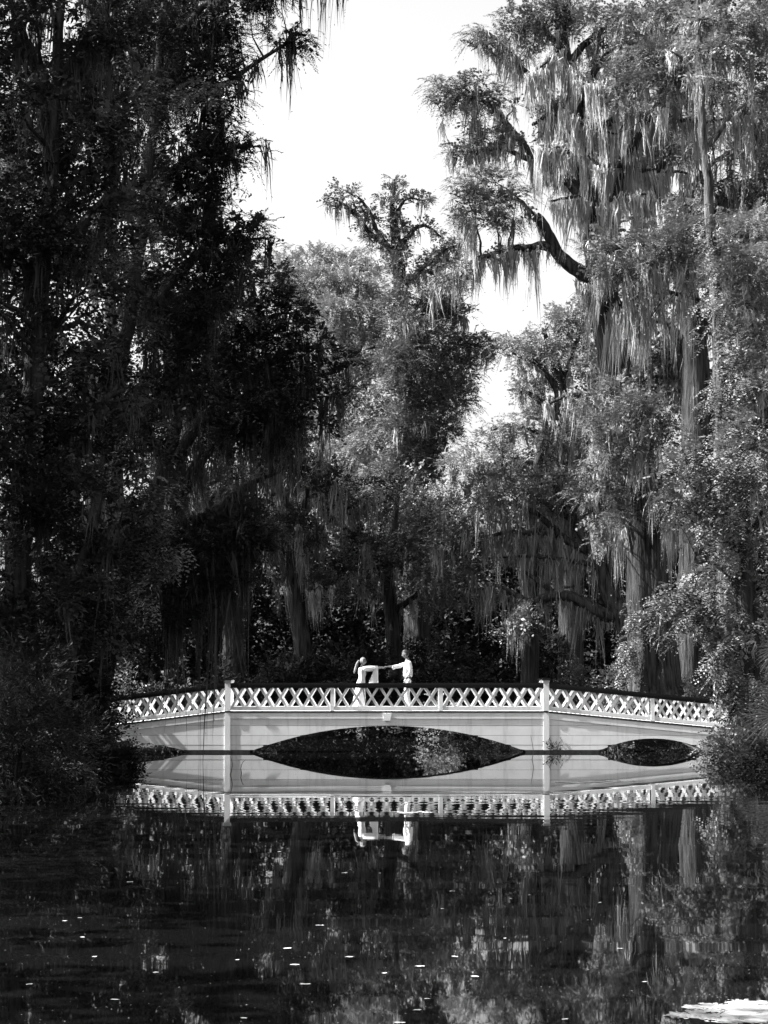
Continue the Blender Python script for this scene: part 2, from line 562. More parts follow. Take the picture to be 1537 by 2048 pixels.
def ground_z(X, Y):
    xl, xr = pond_edge(Y)
    d = np.minimum(np.minimum(X - xl, xr - X), np.minimum(Y - 7.0, 91.0 + 0.8 * np.sin(X * .7) + 24.0 / (1 + np.exp((np.abs(X + .2) - 5.0) * 3)) - Y))
    z = np.clip(-d * 0.5, -0.9, 0.5) + 0.12 * np.clip(-d, 0, 4) / 4 * (1 + np.sin(X * .9) * np.cos(Y * .7))
    for hx, hy in HUMMOCKS:
        z = np.maximum(z, 0.16 * np.exp(-((X - hx) ** 2 + (Y - hy) ** 2) / 1.3 ** 2) - 1.0 * (1 - np.exp(-((X - hx) ** 2 + (Y - hy) ** 2) / 1.6 ** 2)))
    return z + np.where(d < 0, 0.05 * np.sin(X * 2.3 + Y) * np.cos(Y * 1.9), 0)


xs = np.concatenate([np.linspace(-900, -60, 12, endpoint=False), np.linspace(-60, -14, 24, endpoint=False),
                     np.linspace(-14, 15, 58, endpoint=False), np.linspace(15, 60, 24, endpoint=False), np.linspace(60, 900, 12)])
ys = np.concatenate([np.linspace(-120, 0, 10, endpoint=False), np.linspace(0, 110, 130, endpoint=False),
                     np.linspace(110, 160, 20, endpoint=False), np.linspace(160, 1500, 14)])
GX, GY = np.meshgrid(xs, ys)


def grid_faces(nx, ny):
    i = np.arange(ny - 1)[:, None] * nx + np.arange(nx - 1)[None]
    return np.stack([i, i + 1, i + nx + 1, i + nx], -1).reshape(-1, 4)


tag(obj('ground', np.stack([GX, GY, ground_z(GX, GY)], -1).reshape(-1, 3), grid_faces(len(xs), len(ys)), M['soil'], smooth=True), kind='structure')

# water: a real, very slightly rippled surface
wm = bpy.data.materials.new('dark_pond_water')
wm.use_nodes = True
wp = wm.node_tree.nodes['Principled BSDF']
wp.inputs['Base Color'].default_value = (0.004, 0.004, 0.004, 1)
wp.inputs['Roughness'].default_value = 0.015
wp.inputs['IOR'].default_value = 1.333
wx = np.linspace(-14, 15, 72)
wy = np.concatenate([np.arange(5, 30, 0.1), np.arange(30, 48, 0.08), np.arange(48, 118, 0.3)])
WX, WY = np.meshgrid(wx, wy)
H = np.zeros_like(WX)
g = np.random.default_rng(5)
for _ in range(46):
    lam = g.uniform(0.38, 1.6)
    ang = g.normal(0, 0.22)
    kx, ky = 2 * math.pi / lam * math.sin(ang), 2 * math.pi / lam * math.cos(ang)
    H += lam * np.sin(kx * WX + ky * WY + g.uniform(0, 6.28))
H *= 0.00011 / 6.28 * 1.6
patch = 0.5 + 0.5 * np.sin(WX * 0.31 + 1.2 * np.sin(WY * 0.13)) * np.cos(WY * 0.19 + 0.5 * np.sin(WX * 0.4))
band = np.exp(-((WY - 39) / 4.5) ** 2)
amp = 0.2 + 0.32 * patch + 2.6 * band * (0.7 + 0.3 * np.sin(WX * .8)) + 0.3 * np.exp(-((WY - 17) / 6) ** 2)
H *= amp
tag(obj('pond_water', np.stack([WX, WY, H], -1).reshape(-1, 3), grid_faces(len(wx), len(wy)), wm, smooth=True), kind='structure')

# ------------------------------------------------------------------ footbridge
YB, BW = 68.0, 1.5                       # near face and width of the bridge
SB = YB / F
bx = lambda px: (px - 768.5) * SB
bz = lambda py: 2.2 + (1361 - py) * SB
X0, X1 = bx(457), bx(1092)
XL, XR = bx(165), bx(1475)
ZR = bz(1425)


def zr(x):
    return ZR - 0.118 * max(0.0, X0 - x) - 0.097 * max(0.0, x - X1)


def arch(x):
    for xc, c, h in ((bx(776.5), 4.315, bz(1451)), (bx(268), 1.75, 0.30), (bx(1303), 1.74, 0.43)):
        if abs(x - xc) < c:
            R = (c * c + h * h) / (2 * h)
            return math.sqrt(R * R - (x - xc) ** 2) - (R - h)
    return -0.5


bridge = empty('footbridge', (0, YB, 0), 'long white wooden footbridge with low arches and lattice railings spanning the dark pond', 'footbridge')


def strip_board(name, xa, xb, zlo, zhi, y0, y1, material, step=0.14):
    """A board of varying height between x = xa and xb; splits where it vanishes."""
    n = max(2, int((xb - xa) / step) + 1)
    X = np.linspace(xa, xb, n)
    lo, hi = np.array([zlo(x) for x in X]), np.array([zhi(x) for x in X])
    ok = hi - lo > 0.004
    made = []
    i = 0
    while i < n:
        if not ok[i]:
            i += 1; continue
        j = i
        while j + 1 < n and ok[j + 1]:
            j += 1
        if j > i:
            m = j - i + 1
            V = []
            for q in range(i, j + 1):
                V += [(X[q], y0, lo[q]), (X[q], y0, hi[q]), (X[q], y1, hi[q]), (X[q], y1, lo[q])]
            Fs = []
            for q in range(m - 1):
                for e in range(4):
                    a, b = q * 4 + e, q * 4 + (e + 1) % 4
                    Fs.append((a, b, b + 4, a + 4))
            Fs += [(3, 2, 1, 0), (m * 4 - 4, m * 4 - 3, m * 4 - 2, m * 4 - 1)]
            made.append(obj(name, V, Fs, material, bridge))
        i = j + 1
    return made


def sloped_box(name, xa, xb, d0, d1, y0, y1, material):
    bot = [(xa, y0, zr(xa) + d0), (xb, y0, zr(xb) + d0), (xb, y1, zr(xb) + d0), (xa, y1, zr(xa) + d0)]
    top = [(p[0], p[1], p[2] + d1 - d0) for p in bot]
    mb = MB(); mb.hull(bot, top)
    return mb.build(name, material, bridge)


def box_part(name, x0, x1, y0, y1, z0, z1, material, parent=None):
    mb = MB(); mb.box(x0, x1, y0, y1, z0, z1)
    return mb.build(name, material, parent if parent is not None else bridge)


PW = 0.085
sections = [(XL, X0 - PW), (X0 + PW, X1 - PW), (X1 + PW, XR)]
rows = [bz(1450), bz(1470), bz(1489), bz(1499)]
bar_cache = {}
for side in (0, 1):
    def yy(a, b):
        """Depths measured inwards from this side's outer face."""
        return (YB + a, YB + b) if side == 0 else (YB + BW - b, YB + BW - a)
    for xa, xb in sections:
        # cladding planks, cut by the trim above and by the arch below
        tops = [lambda x: zr(x) - 0.19] + [lambda x, z=z: min(z - 0.005, zr(x) - 0.19) for z in rows[:3]]
        bots = [lambda x, z=z: max(z + 0.004, arch(x)) for z in rows]
        for r in range(4):
            joints = [xa] + ([xa + (xb - xa) * f for f in ((0.36, 0.7) if r % 2 else (0.55,))] if xb - xa > 5 else []) + [xb]
            for ja, jb in zip(joints[:-1], joints[1:]):
                strip_board('plank', ja + 0.002, jb - 0.002, bots[r], tops[r], *yy(0.0 + 0.002 * (r % 2), 0.03), M['paint_old'])
        strip_board('backing_wall', xa, xb, lambda x: max(arch(x), -0.5), lambda x: zr(x) - 0.02, *yy(0.034, 0.07), M['wet_and_shadow_wood'])
        strip_board('footing', xa, xb, lambda x: -0.5 if arch(x) < 0.05 else 9, lambda x: rows[3] - 0.003, *yy(-0.02, 0.03), M['wet_and_shadow_wood'], 0.05)
        strip_board('trim_board', xa, xb, lambda x: zr(x) - 0.185, lambda x: zr(x) - 0.003, *yy(-0.012, 0.03), M['paint_old'], 4)
        sloped_box('deck_nosing', xa - (PW if xa > XL else 0), xb + (PW if xb < XR else 0), 0.0, 0.055, *yy(-0.02, 0.09), M['wet_and_shadow_wood'])  # dark colour stands in for the shadow gap under the bottom rail
        sloped_box('handrail', xa, xb, 0.838, 0.91, *yy(-0.03, 0.12), M['black_paint'])
        sloped_box('handrail_board', xa, xb, 0.757, 0.8375, *yy(-0.005, 0.09), M['black_paint'])
        sloped_box('bottom_rail', xa, xb, 0.082, 0.185, *yy(0.0, 0.09), M['paint'])
    # main posts with pilasters and caps
    for x in (X0, X1):
        p = box_part('post', x - PW, x + PW, *yy(-0.04, 0.13), ZR + 0.057, ZR + 0.99, M['paint'])
        c = box_part('post_cap', x - 0.15, x + 0.15, *yy(-0.10, 0.19), ZR + 1.0, ZR + 1.03, M['black_paint'])
        box_part('post_cap', x - 0.115, x + 0.115, *yy(-0.065, 0.155), ZR + 1.033, ZR + 1.06, M['black_paint'])
        box_part('cap_moulding', x - 0.105, x + 0.105, *yy(-0.055, 0.145), ZR + 0.93, ZR + 0.998, M['paint'])
        box_part('pilaster', x - PW, x + PW, *yy(-0.022, 0.03), rows[3], ZR - 0.003, M['paint_old'])
        box_part('footing', x - PW - .02, x + PW + .02, *yy(-0.06, 0.03), -0.5, rows[3] - 0.003, M['wet_and_shadow_wood'])
    # lesser posts
    mids = [bx(249), bx(665.5), bx(882), bx(1304)]
    for x in mids:
        mb = MB()
        w = 0.056
        mb.box(x - w, x + w, *yy(-0.012, 0.10), zr(x) + 0.057, zr(x) + 0.757)
        mb.build('post', M['paint'], bridge)
    # lattice
    stops = [(XL, 0)] + sorted([(x, .056) for x in mids] + [(X0, PW), (X1, PW)]) + [(XR, 0)]
    for (xa, wa), (xb, wb) in zip(stops[:-1], stops[1:]):
        a, b = xa + wa, xb - wb
        n = max(1, round((b - a) / 0.453))
        pitch = (b - a) / n
        slope = (zr(b) - zr(a)) / (b - a)
        for i in range(n):
            x = a + i * pitch
            for d in (0, 1):
                key = (round(pitch, 4), round(slope, 4), d)
                if key not in bar_cache:
                    hw = 0.088
                    xb0, xb1 = (0, pitch - hw) if d == 0 else (pitch - hw, 0)
                    z0, z1 = 0.183, 0.759
                    t = (0.0, 0.024) if d == 0 else (0.026, 0.05)
                    bot = [(xb0, t[0], z0 + slope * xb0), (xb0 + hw, t[0], z0 + slope * (xb0 + hw)), (xb0 + hw, t[1], z0 + slope * (xb0 + hw)), (xb0, t[1], z0 + slope * xb0)]
                    top = [(xb1, t[0], z1 + slope * xb1), (xb1 + hw, t[0], z1 + slope * (xb1 + hw)), (xb1 + hw, t[1], z1 + slope * (xb1 + hw)), (xb1, t[1], z1 + slope * xb1)]
                    mb = MB(); mb.hull(bot, top)
                    bar_cache[key] = raw_mesh('lattice_bar', np.concatenate(mb.v), np.concatenate(mb.f))
                link_mesh('lattice_bar', bar_cache[key], M['paint'], bridge, (x, 0.022 + (BW - 0.094 if side else 0), zr(x)))
    # keystone
    xk = bx(775)
    y0, y1 = yy(-0.035, 0.03)
    top, bot = bz(1426.5), bz(1441)
    mb = MB()
    mb.hull([(xk - .085, y0, bot), (xk + .085, y0, bot), (xk + .085, y1, bot), (xk - .085, y1, bot)],
            [(xk - .14, y0, top), (xk + .14, y0, top), (xk + .14, y1, top), (xk - .14, y1, top)])
    mb.build('keystone', M['paint_old'], bridge)
# deck boards laid across, and the dark soffit under them
mb = MB()
x = XL
while x < XR:
    z = zr(x + .07)
    mb.box(x, x + 0.135, YB + 0.092, YB + BW - 0.092, z + 0.012, z + 0.055)
    x += 0.142
tag(mb.build('deck', M['deck'], bridge), kind='stuff')
strip_board('soffit', XL, XR, lambda x: max(arch(x) + 0.02, zr(x) - 0.12), lambda x: zr(x) - 0.02, YB + 0.075, YB + BW - 0.075, M['wet_and_shadow_wood'], .3)

# ------------------------------------------------------------------ far wood closing the view
g = np.random.default_rng(21)
n = 1650
fx = g.uniform(-31, 31, n)
prof_x = (np.array([-600, 420, 540, 760, 870, 900, 1010, 1060, 1160, 1230, 2200]) - CX) / F * 136
top = np.interp(fx, prof_x, [38, 34, 23, 20, 15, 11, 11, 15, 20, 30, 30]) + 0.7 * np.sin(fx * 1.3) + .6 * np.sin(fx * 3.1)
fz = g.uniform(0, 1, n) ** 0.9 * top
P = np.stack([fx, g.uniform(129, 147, n), fz], -1)
tri_obj('far_wood', plumes(P, unit(g.normal(0, 1, (n, 3)) + np.array((0, -.4, .3))), 'wood'), M['broad_painted_shade'], None, (0, 130, 0))
tag(bpy.data.objects['far_wood'], 'dense dark wood closing the view behind the tall cypresses', 'wood', kind='stuff')

T3 = 'trees standing in the wood behind the bridge'
# ------------------------------------------------------------------ trees in the centre distance
tree('cypress_tree', 'tall cypress with a bare forked crown rising alone into the sky at centre', 'tree', 105,
     [(838, 1375, .7), (830, 1100, .55), (815, 820, .42), (803, 620, .34), (797, 520, .30), (790, 460, .21), (786, 410, .12), (791, 368, .04)],
     [([(795, 520, .17), (768, 486, .14), (742, 466, .12), (722, 440, .10), (704, 424, .08), (690, 410, .06), (674, 412, .05), (652, 404, .02)], 1.6, (.3, .8)),
      ([(768, 484, .11), (752, 462, .09), (740, 430, .08), (722, 404, .06), (708, 392, .05), (690, 380, .03), (676, 376, .01)], 1.4, (.3, .7)),
      ([(788, 440, .1), (796, 420, .08), (808, 404, .06), (826, 398, .05), (846, 402, .03), (858, 398, .01)], 1.4, (.3, .7)),
      ([(786, 415, .07), (778, 396, .05), (768, 388, .02)], 1.0, (.3, .6)),
      ([(797, 512, .15), (812, 472, .12), (838, 452, .09), (862, 458, .06), (884, 476, .02)], 2.2, (.3, .9)),
      ([(803, 570, .17), (830, 552, .14), (850, 532, .12), (870, 522, .09), (900, 498, .06), (938, 490, .02)], 2.6, (.4, 1.2)),
      ([(806, 640, .17), (840, 632, .14), (880, 620, .1), (935, 640, .03)], 3.0, (.4, 1.5)),
      ([(812, 740, .18), (870, 715, .14), (930, 690, .1), (992, 708, .03)], 3.0, (.5, 1.6)),
      ([(808, 700, .16), (760, 690, .11), (730, 700, .04)], 2.0, (.4, 1.2))],
     [(656, 403, 14, 8, 0), (668, 408, 15, 9, 0), (684, 408, 16, 9, 0), (683, 377, 16, 9, 0), (700, 386, 17, 9, 0), (716, 396, 15, 9, 0), (702, 420, 17, 9, 0), (718, 432, 16, 10, 0), (730, 448, 16, 10, 0), (738, 424, 14, 11, 0), (746, 446, 14, 11, 0), (750, 470, 18, 12, 0), (768, 484, 18, 12, 0),
      (791, 364, 16, 10, 0), (784, 380, 14, 10, 0), (796, 384, 12, 9, 0), (780, 400, 16, 10, 0), (802, 404, 18, 11, 0), (825, 397, 18, 9, 0), (846, 400, 18, 9, 0), (858, 397, 10, 6, 0), (768, 390, 12, 8, 0), (788, 425, 16, 14, 0), (792, 452, 18, 16, 0),
      (812, 462, 18, 12, 0), (836, 450, 20, 10, 0), (862, 457, 20, 10, 0), (882, 474, 14, 9, 0), (800, 482, 24, 16, 0), (782, 500, 24, 15, 0), (800, 520, 26, 18, -1),
      (845, 538, 28, 16, 0), (872, 518, 28, 15, 0), (900, 500, 30, 15, 0), (932, 489, 28, 12, 0), (908, 525, 30, 15, 1), (865, 560, 30, 20, 1), (898, 570, 34, 17, -1), (925, 555, 24, 14, 0), (815, 570, 34, 22, -1),
      (850, 618, 36, 17, 0), (890, 610, 36, 18, 0), (922, 628, 27, 17, 0), (870, 652, 32, 16, 1), (820, 650, 38, 26, -2), (800, 610, 30, 22, -1), (838, 700, 48, 28, -1), (890, 695, 44, 26, 0), (935, 688, 38, 20, 0), (968, 684, 26, 13, 0), (990, 708, 16, 10, 0), (800, 710, 40, 28, -2),
      (870, 745, 52, 28, -1), (925, 738, 36, 22, 0), (812, 780, 48, 32, -2), (860, 805, 52, 34, -1), (910, 795, 38, 30, 1), (820, 850, 50, 34, -2), (880, 860, 48, 32, 0), (840, 910, 52, 34, -1), (862, 930, 34, 26, 0), (790, 930, 42, 30, -1), (820, 980, 50, 40, -1)],
     kind='cypress_fine', low_kind=('cypress_far', 600), leaf='cyp', dens=12, moss=.026, blob_moss=0.9, group=T3, blob_moss_len=(.5, 1.6))

tree('cypress_tree', 'broad pale sunlit cypress with a rounded top left of the forked cypress', 'tree', 117,
     [(705, 1372, .7), (700, 1100, .6), (695, 850, .45), (690, 680, .3), (672, 560, .15), (665, 520, .05)],
     [([(695, 760, .22), (640, 640, .15), (580, 560, .05)], 1.0, (.4, 1.2)), ([(692, 740, .22), (735, 660, .14), (760, 590, .05)], 1.0, (.4, 1.2)),
      ([(690, 660, .18), (640, 590, .1), (620, 540, .04)], .6, (.3, .8)), ([(690, 660, .16), (715, 590, .1), (720, 540, .04)], .6, (.3, .8))],
     [(572, 535, 42, 24, 0), (615, 524, 46, 22, 0), (660, 522, 44, 20, 0), (702, 528, 42, 22, 0), (738, 545, 34, 24, 0), (590, 565, 46, 28, -2), (640, 560, 52, 28, -3), (692, 566, 50, 28, -3), (740, 585, 40, 28, -2),
      (560, 580, 36, 26, 0), (610, 610, 50, 28, -2), (665, 612, 52, 30, -4), (720, 625, 48, 30, -3), (765, 620, 34, 26, -2), (640, 660, 54, 28, -3), (700, 675, 52, 28, -4), (750, 672, 42, 26, -3),
      (745, 725, 44, 24, -4), (790, 730, 38, 22, -4), (690, 730, 50, 28, -3), (735, 775, 42, 24, -4), (760, 830, 44, 26, -4), (690, 800, 50, 30, -3), (745, 880, 46, 28, -4), (700, 900, 46, 30, -3), (640, 740, 50, 40, -1), (640, 850, 50, 40, -1), (750, 940, 40, 30, -4), (690, 970, 46, 34, -3)],
     kind='cypress_far', leaf='cyp_painted_sun', dens=7.5, moss=.03, blob_moss=0.35, group=T3, blob_moss_len=(.4, 1.3))

tree('cypress_tree', 'smaller cypress with wide lit sprays seen through the gap beside the tallest trunk', 'tree', 99,
     [(1142, 1385, .6), (1140, 1100, .5), (1130, 880, .38), (1118, 760, .28), (1095, 680, .12), (1085, 655, .04)],
     [([(1128, 860, .2), (1080, 800, .14), (1040, 775, .08), (1015, 780, .03)], 3, (.5, 1.6)), ([(1120, 790, .18), (1080, 730, .12), (1020, 705, .04)], 2.5, (.4, 1.3)),
      ([(1132, 900, .18), (1070, 862, .12), (1015, 850, .07), (985, 862, .03)], 4, (.5, 1.8)), ([(1118, 770, .14), (1150, 700, .1), (1168, 640, .04)], 4, (.5, 1.8)),
      ([(1135, 980, .2), (1080, 935, .13), (1040, 920, .08), (1005, 915, .03)], 4, (.6, 2.0))],
     [(1008, 700, 28, 14, 0), (1035, 690, 30, 16, 0), (1065, 682, 34, 18, 0), (1100, 672, 34, 18, 0), (1128, 645, 34, 18, 0), (1160, 620, 30, 20, 0), (1115, 628, 18, 10, 0), (1150, 660, 34, 22, 0), (1180, 690, 30, 26, 0),
      (1040, 722, 38, 18, 0), (1085, 720, 40, 20, 0), (1125, 715, 36, 22, 0), (1045, 775, 34, 16, 0), (1085, 780, 34, 20, 1), (1020, 855, 34, 10, 0), (988, 850, 22, 9, 0), (1055, 840, 32, 14, 0),
      (1010, 905, 28, 16, 0), (1040, 920, 40, 24, 0), (990, 945, 34, 18, 0), (960, 885, 28, 13, 0), (930, 912, 24, 12, 0), (1000, 872, 26, 12, 0), (968, 925, 34, 14, 0), (905, 935, 26, 16, 1), (1085, 900, 40, 30, 1), (1130, 860, 40, 34, 2), (1150, 930, 44, 34, 2), (945, 962, 30, 14, 1)],
     kind='cypress_far', leaf='cyp_painted_sun', dens=7.5, moss=.026, blob_moss=1.3, group=T3, blob_moss_len=(.5, 2.0))

# ------------------------------------------------------------------ broadleaf trees and dark fill behind the bridge
tree('oak_tree', 'live oak with low dark twisted limbs and lit crown behind the right half of bridge', 'tree', 90,
     [(1262, 1385, .55), (1258, 1300, .5), (1248, 1235, .45), (1215, 1180, .36), (1190, 1110, .28), (1150, 1040, .2), (1110, 970, .1)],
     [([(1250, 1238, .34), (1200, 1226, .27), (1160, 1200, .24), (1110, 1190, .2), (1060, 1200, .16), (1020, 1180, .11), (985, 1168, .05)], 7, (.6, 2.2)),
      ([(1115, 1192, .15), (1080, 1165, .11), (1045, 1140, .05)], 5, (.6, 2.0)), ([(1060, 1200, .12), (1075, 1215, .09), (1110, 1180, .07), (1150, 1172, .04)], 3, (.5, 1.2)),
      ([(1195, 1115, .2), (1120, 1070, .14), (1050, 1020, .1), (980, 1000, .05)], 8, (.8, 2.6)), ([(1160, 1050, .16), (1090, 1010, .1), (1040, 960, .05)], 6, (.8, 2.4)),
      ([(1120, 1068, .12), (1040, 1060, .1), (960, 1080, .06), (900, 1075, .03)], 8, (.8, 2.6)), ([(1200, 1130, .14), (1140, 1120, .1), (1080, 1110, .07), (1000, 1115, .04)], 8, (.8, 2.4)),
      ([(1215, 1180, .14), (1230, 1090, .1), (1215, 1010, .05)], 6, (.8, 2.4))],
     [(980, 970, 46, 26, 0), (935, 995, 40, 24, 0), (1025, 958, 42, 22, 0), (975, 1005, 56, 26, -2), (1040, 990, 44, 24, -1), (1085, 965, 40, 24, 0), (1130, 950, 36, 24, 0), (900, 1020, 38, 24, 0), (1110, 1010, 40, 22, 0), (930, 1045, 44, 20, -1),
      (1160, 990, 40, 30, 0), (1200, 1000, 40, 34, 1), (890, 1090, 44, 34, 0), (930, 1130, 44, 34, 1), (870, 1150, 40, 34, 1), (1040, 1240, 34, 22, -4), (1020, 1260, 24, 18, -4), (950, 1180, 40, 34, 2)],
     kind='broad', leaf='broad', dens=7, moss=.024, moss_mat='moss_painted_half_shade', blob_moss=1.3, group=T3, blob_moss_len=(.8, 2.4), limb_moss=1.0)

tree('oak_tree', 'dark broadleaf tree draped with moss behind the left end of the level span', 'tree', 92,
     [(610, 1380, .4), (600, 1250, .36), (585, 1130, .3), (600, 1030, .2), (620, 960, .1)],
     [([(590, 1150, .2), (540, 1060, .13), (480, 1000, .06)], 6, (.8, 2.4)), ([(592, 1130, .2), (650, 1050, .13), (720, 1000, .06)], 6, (.8, 2.2)),
      ([(600, 1040, .16), (540, 960, .1), (470, 910, .04)], 8, (.8, 2.6)), ([(598, 1200, .14), (660, 1150, .1), (730, 1130, .04)], 4, (.5, 1.4)), ([(600, 1020, .12), (640, 920, .08), (650, 850, .03)], 7, (.8, 2.4))],
     auto_blobs(420, 780, 900, 1180, 34, (26, 48), (-3, 3), .7, 3),
     kind='broad', leaf='broad_painted_shade', dens=6.5, moss=.024, moss_mat='moss_painted_half_shade', blob_moss=1.5, group=T3, blob_moss_len=(.7, 2.4))

tree('oak_tree', 'broadleaf tree with glinting leaves behind the couple on the bridge', 'tree', 98,
     [(790, 1380, .35), (785, 1250, .32), (775, 1130, .26), (790, 1040, .16), (800, 960, .06)],
     [([(780, 1150, .2), (740, 1080, .12), (700, 1060, .05)], 2, (.5, 1.4)), ([(778, 1130, .2), (830, 1060, .12), (860, 1000, .05)], 3, (.5, 1.6)), ([(783, 1230, .16), (850, 1180, .1), (890, 1190, .04)], 4, (.5, 1.6))],
     auto_blobs(640, 900, 960, 1200, 30, (26, 46), (-3, 3), .75, 5),
     kind='broad', leaf='broad', dens=6.5, moss=.024, moss_mat='moss_painted_half_shade', blob_moss=.7, group=T3, blob_moss_len=(.5, 1.6))

tree('cypress_tree', 'mossy cypress in deep shade behind the left flank of the bridge', 'tree', 96,
     [(470, 1385, .5), (465, 1200, .42), (455, 1000, .34), (450, 800, .24), (455, 640, .1)],
     [([(462, 1080, .18), (400, 960, .12), (340, 900, .05)], 9, (.9, 2.6)), ([(460, 1000, .18), (520, 900, .12), (580, 860, .05)], 9, (.9, 2.6)), ([(455, 900, .16), (400, 820, .1), (345, 790, .04)], 8, (.8, 2.4)),
      ([(452, 850, .16), (510, 780, .1), (570, 740, .04)], 7, (.8, 2.4)), ([(465, 1150, .15), (530, 1060, .1), (590, 1050, .04)], 8, (.8, 2.4)), ([(465, 1180, .15), (400, 1100, .1), (350, 1100, .04)], 8, (.8, 2.2))],
     auto_blobs(330, 600, 640, 1100, 40, (30, 52), (-2, 3), .6, 8),
     kind='cypress_far', leaf='cyp_painted_half_shade', dens=5.5, moss=.026, moss_mat='moss_painted_half_shade', blob_moss=1.6, group=T3, blob_moss_len=(.8, 2.4))

tree('cypress_tree', 'mossy cypress glimpsed through the dark leaves at the left edge', 'tree', 88,
     [(238, 1400, .45), (240, 1250, .4), (232, 1000, .34), (225, 750, .26), (222, 500, .14), (222, 250, .1), (225, 20, .05)],
     [([(236, 1100, .16), (300, 980, .1), (350, 930, .04)], 9, (.9, 2.4)), ([(234, 1060, .16), (160, 950, .1), (90, 900, .04)], 8, (.9, 2.4)), ([(228, 850, .16), (300, 760, .1), (340, 720, .04)], 7, (.9, 2.2)),
      ([(228, 800, .16), (150, 700, .1), (70, 660, .04)], 7, (.9, 2.2)), ([(240, 1260, .12), (280, 1200, .08), (320, 1190, .03)], 8, (.7, 1.6)), ([(225, 620, .14), (160, 520, .09), (100, 480, .04)], 6, (.8, 2)),
      ([(225, 640, .14), (290, 560, .09), (340, 520, .04)], 6, (.8, 2))],
     auto_blobs(20, 370, 380, 1180, 42, (34, 56), (-2, 3), .65, 9) + auto_blobs(-40, 390, -60, 400, 26, (38, 60), (-2, 3), .7, 19),
     kind='cypress_far', leaf='cyp_painted_half_shade', dens=4.5, moss=.026, moss_mat='moss_painted_half_shade', blob_moss=1.0, group=T3, bark='bark_painted_sun', blob_moss_len=(.8, 2.2))

tree('cypress_tree', 'slim mossy cypress in the shade between the tallest trunk and the gap of sky', 'tree', 93,
     [(1060, 1385, .4), (1062, 1200, .34), (1070, 1000, .26), (1085, 880, .16), (1100, 790, .05)],
     [([(1066, 1120, .14), (1010, 1050, .09), (960, 1040, .04)], 8, (.9, 2.6)), ([(1072, 1000, .14), (1120, 920, .09), (1160, 880, .04)], 9, (.9, 2.6)), ([(1064, 1160, .12), (1130, 1080, .08), (1190, 1070, .04)], 9, (.9, 2.6)),
      ([(1085, 890, .12), (1130, 830, .08), (1180, 800, .04)], 9, (.8, 2.4))],
     auto_blobs(1040, 1240, 800, 1080, 16, (24, 40), (-2, 2), .6, 12),
     kind='cypress_far', leaf='cyp_painted_half_shade', dens=6, moss=.026, moss_mat='moss_painted_half_shade', blob_moss=1.8, group=T3, blob_moss_len=(.8, 2.4))


def under_tree(label, px, Y, hm, seed):
    g7 = np.random.default_rng(seed)
    b = W(px, 1361, Y); b[2] = .4
    root = empty('understory_tree', b, label, 'tree', 'low dark trees deep in the wood behind the bridge')
    q, rr = resample(b + np.array([(0, 0, 0), (.2, 0, hm * .5), (-.1, .1, hm * .9)]), [.16, .12, .03], .4)
    mb = MB(); mb.tube(q, rr, 8)
    mb.build('trunk', M['bark'], root, smooth=True)
    n = 210
    h = g7.uniform(0, 1, n)
    c = b + np.stack([g7.normal(0, 1.25, n) * (1.1 - .45 * h), g7.normal(0, 1.2, n), .2 + hm * h], -1)
    tri_obj('crown', plumes(c, unit(g7.normal(0, 1, (n, 3)) + np.array((0, -.3, .3))), 'under'), M['broad_painted_shade'], root)


for i, (px, Y, hm, lab) in enumerate([(170, 103, 9, 'low dark tree deep in the wood at the far left behind the bank'), (290, 107, 9, 'low dark tree deep in the wood behind the left end of the railing'), (390, 109, 10, 'low dark tree deep in the wood left of the left main post'),
                                      (490, 110, 10, 'low dark tree deep in the wood above the left main post'), (600, 112, 9, 'low dark tree deep in the wood left of the woman'), (705, 111, 9, 'low dark tree deep in the wood right behind the woman'),
                                      (810, 113, 9, 'low dark tree deep in the wood right behind the man'), (915, 111, 9, 'low dark tree deep in the wood right of the man'), (1010, 112, 9, 'low dark tree deep in the wood left of the right main post'),
                                      (1110, 110, 10, 'low dark tree deep in the wood above the right main post'), (1210, 110, 10, 'low dark tree deep in the wood left of the tallest trunk'), (1360, 108, 10, 'low dark tree deep in the wood right of the tallest trunk'), (1500, 104, 11, 'low dark tree deep in the wood at the far right behind the vines')]):
    under_tree(lab, px, Y, hm, 200 + i)


def bush(name, label, Y, px, py0, rx, ry, kind='broad', leaf='broad', dens=9.0, nb=7, group=None, stems=4, seed=0, cat='bush'):
    g2 = np.random.default_rng(seed + int(px))
    base = W(px, py0, Y)
    base[2] = max(0.0, float(ground_z(np.array(base[0]), np.array(Y))) - 0.03)
    root = empty(name, base, label, cat, group)
    s = Y / F
    mb = MB()
    T = []
    for i in range(nb):
        a = g2.uniform(-1, 1); h = g2.uniform(0.15, 1)
        c = base + np.array((a * rx * s * .75 * (1.1 - .5 * h), g2.normal(0, .3) * rx * s, h * ry * 1.6 * s))
        r = np.array((rx * .48 * s, rx * .45 * s, ry * .42 * s)) * g2.uniform(.7, 1.2)
        p, ax = blob_points(c, r, max(4, int(dens * r[0] * r[2] * 3.14)))
        p[:, 2] = np.maximum(p[:, 2], base[2] + 0.05)
        T.append(plumes(p, ax, kind))
        q, rr = resample([base + np.array((g2.normal(0, .08), g2.normal(0, .08), 0)), (base + c) / 2 + g2.normal(0, .1, 3), c], [.035, .025, .008], .25)
        mb.tube(q, rr, 5)
    mb.build('stems', M['bark'], root, smooth=True)
    tri_obj('foliage', np.concatenate(T), M[leaf], root)
    return root


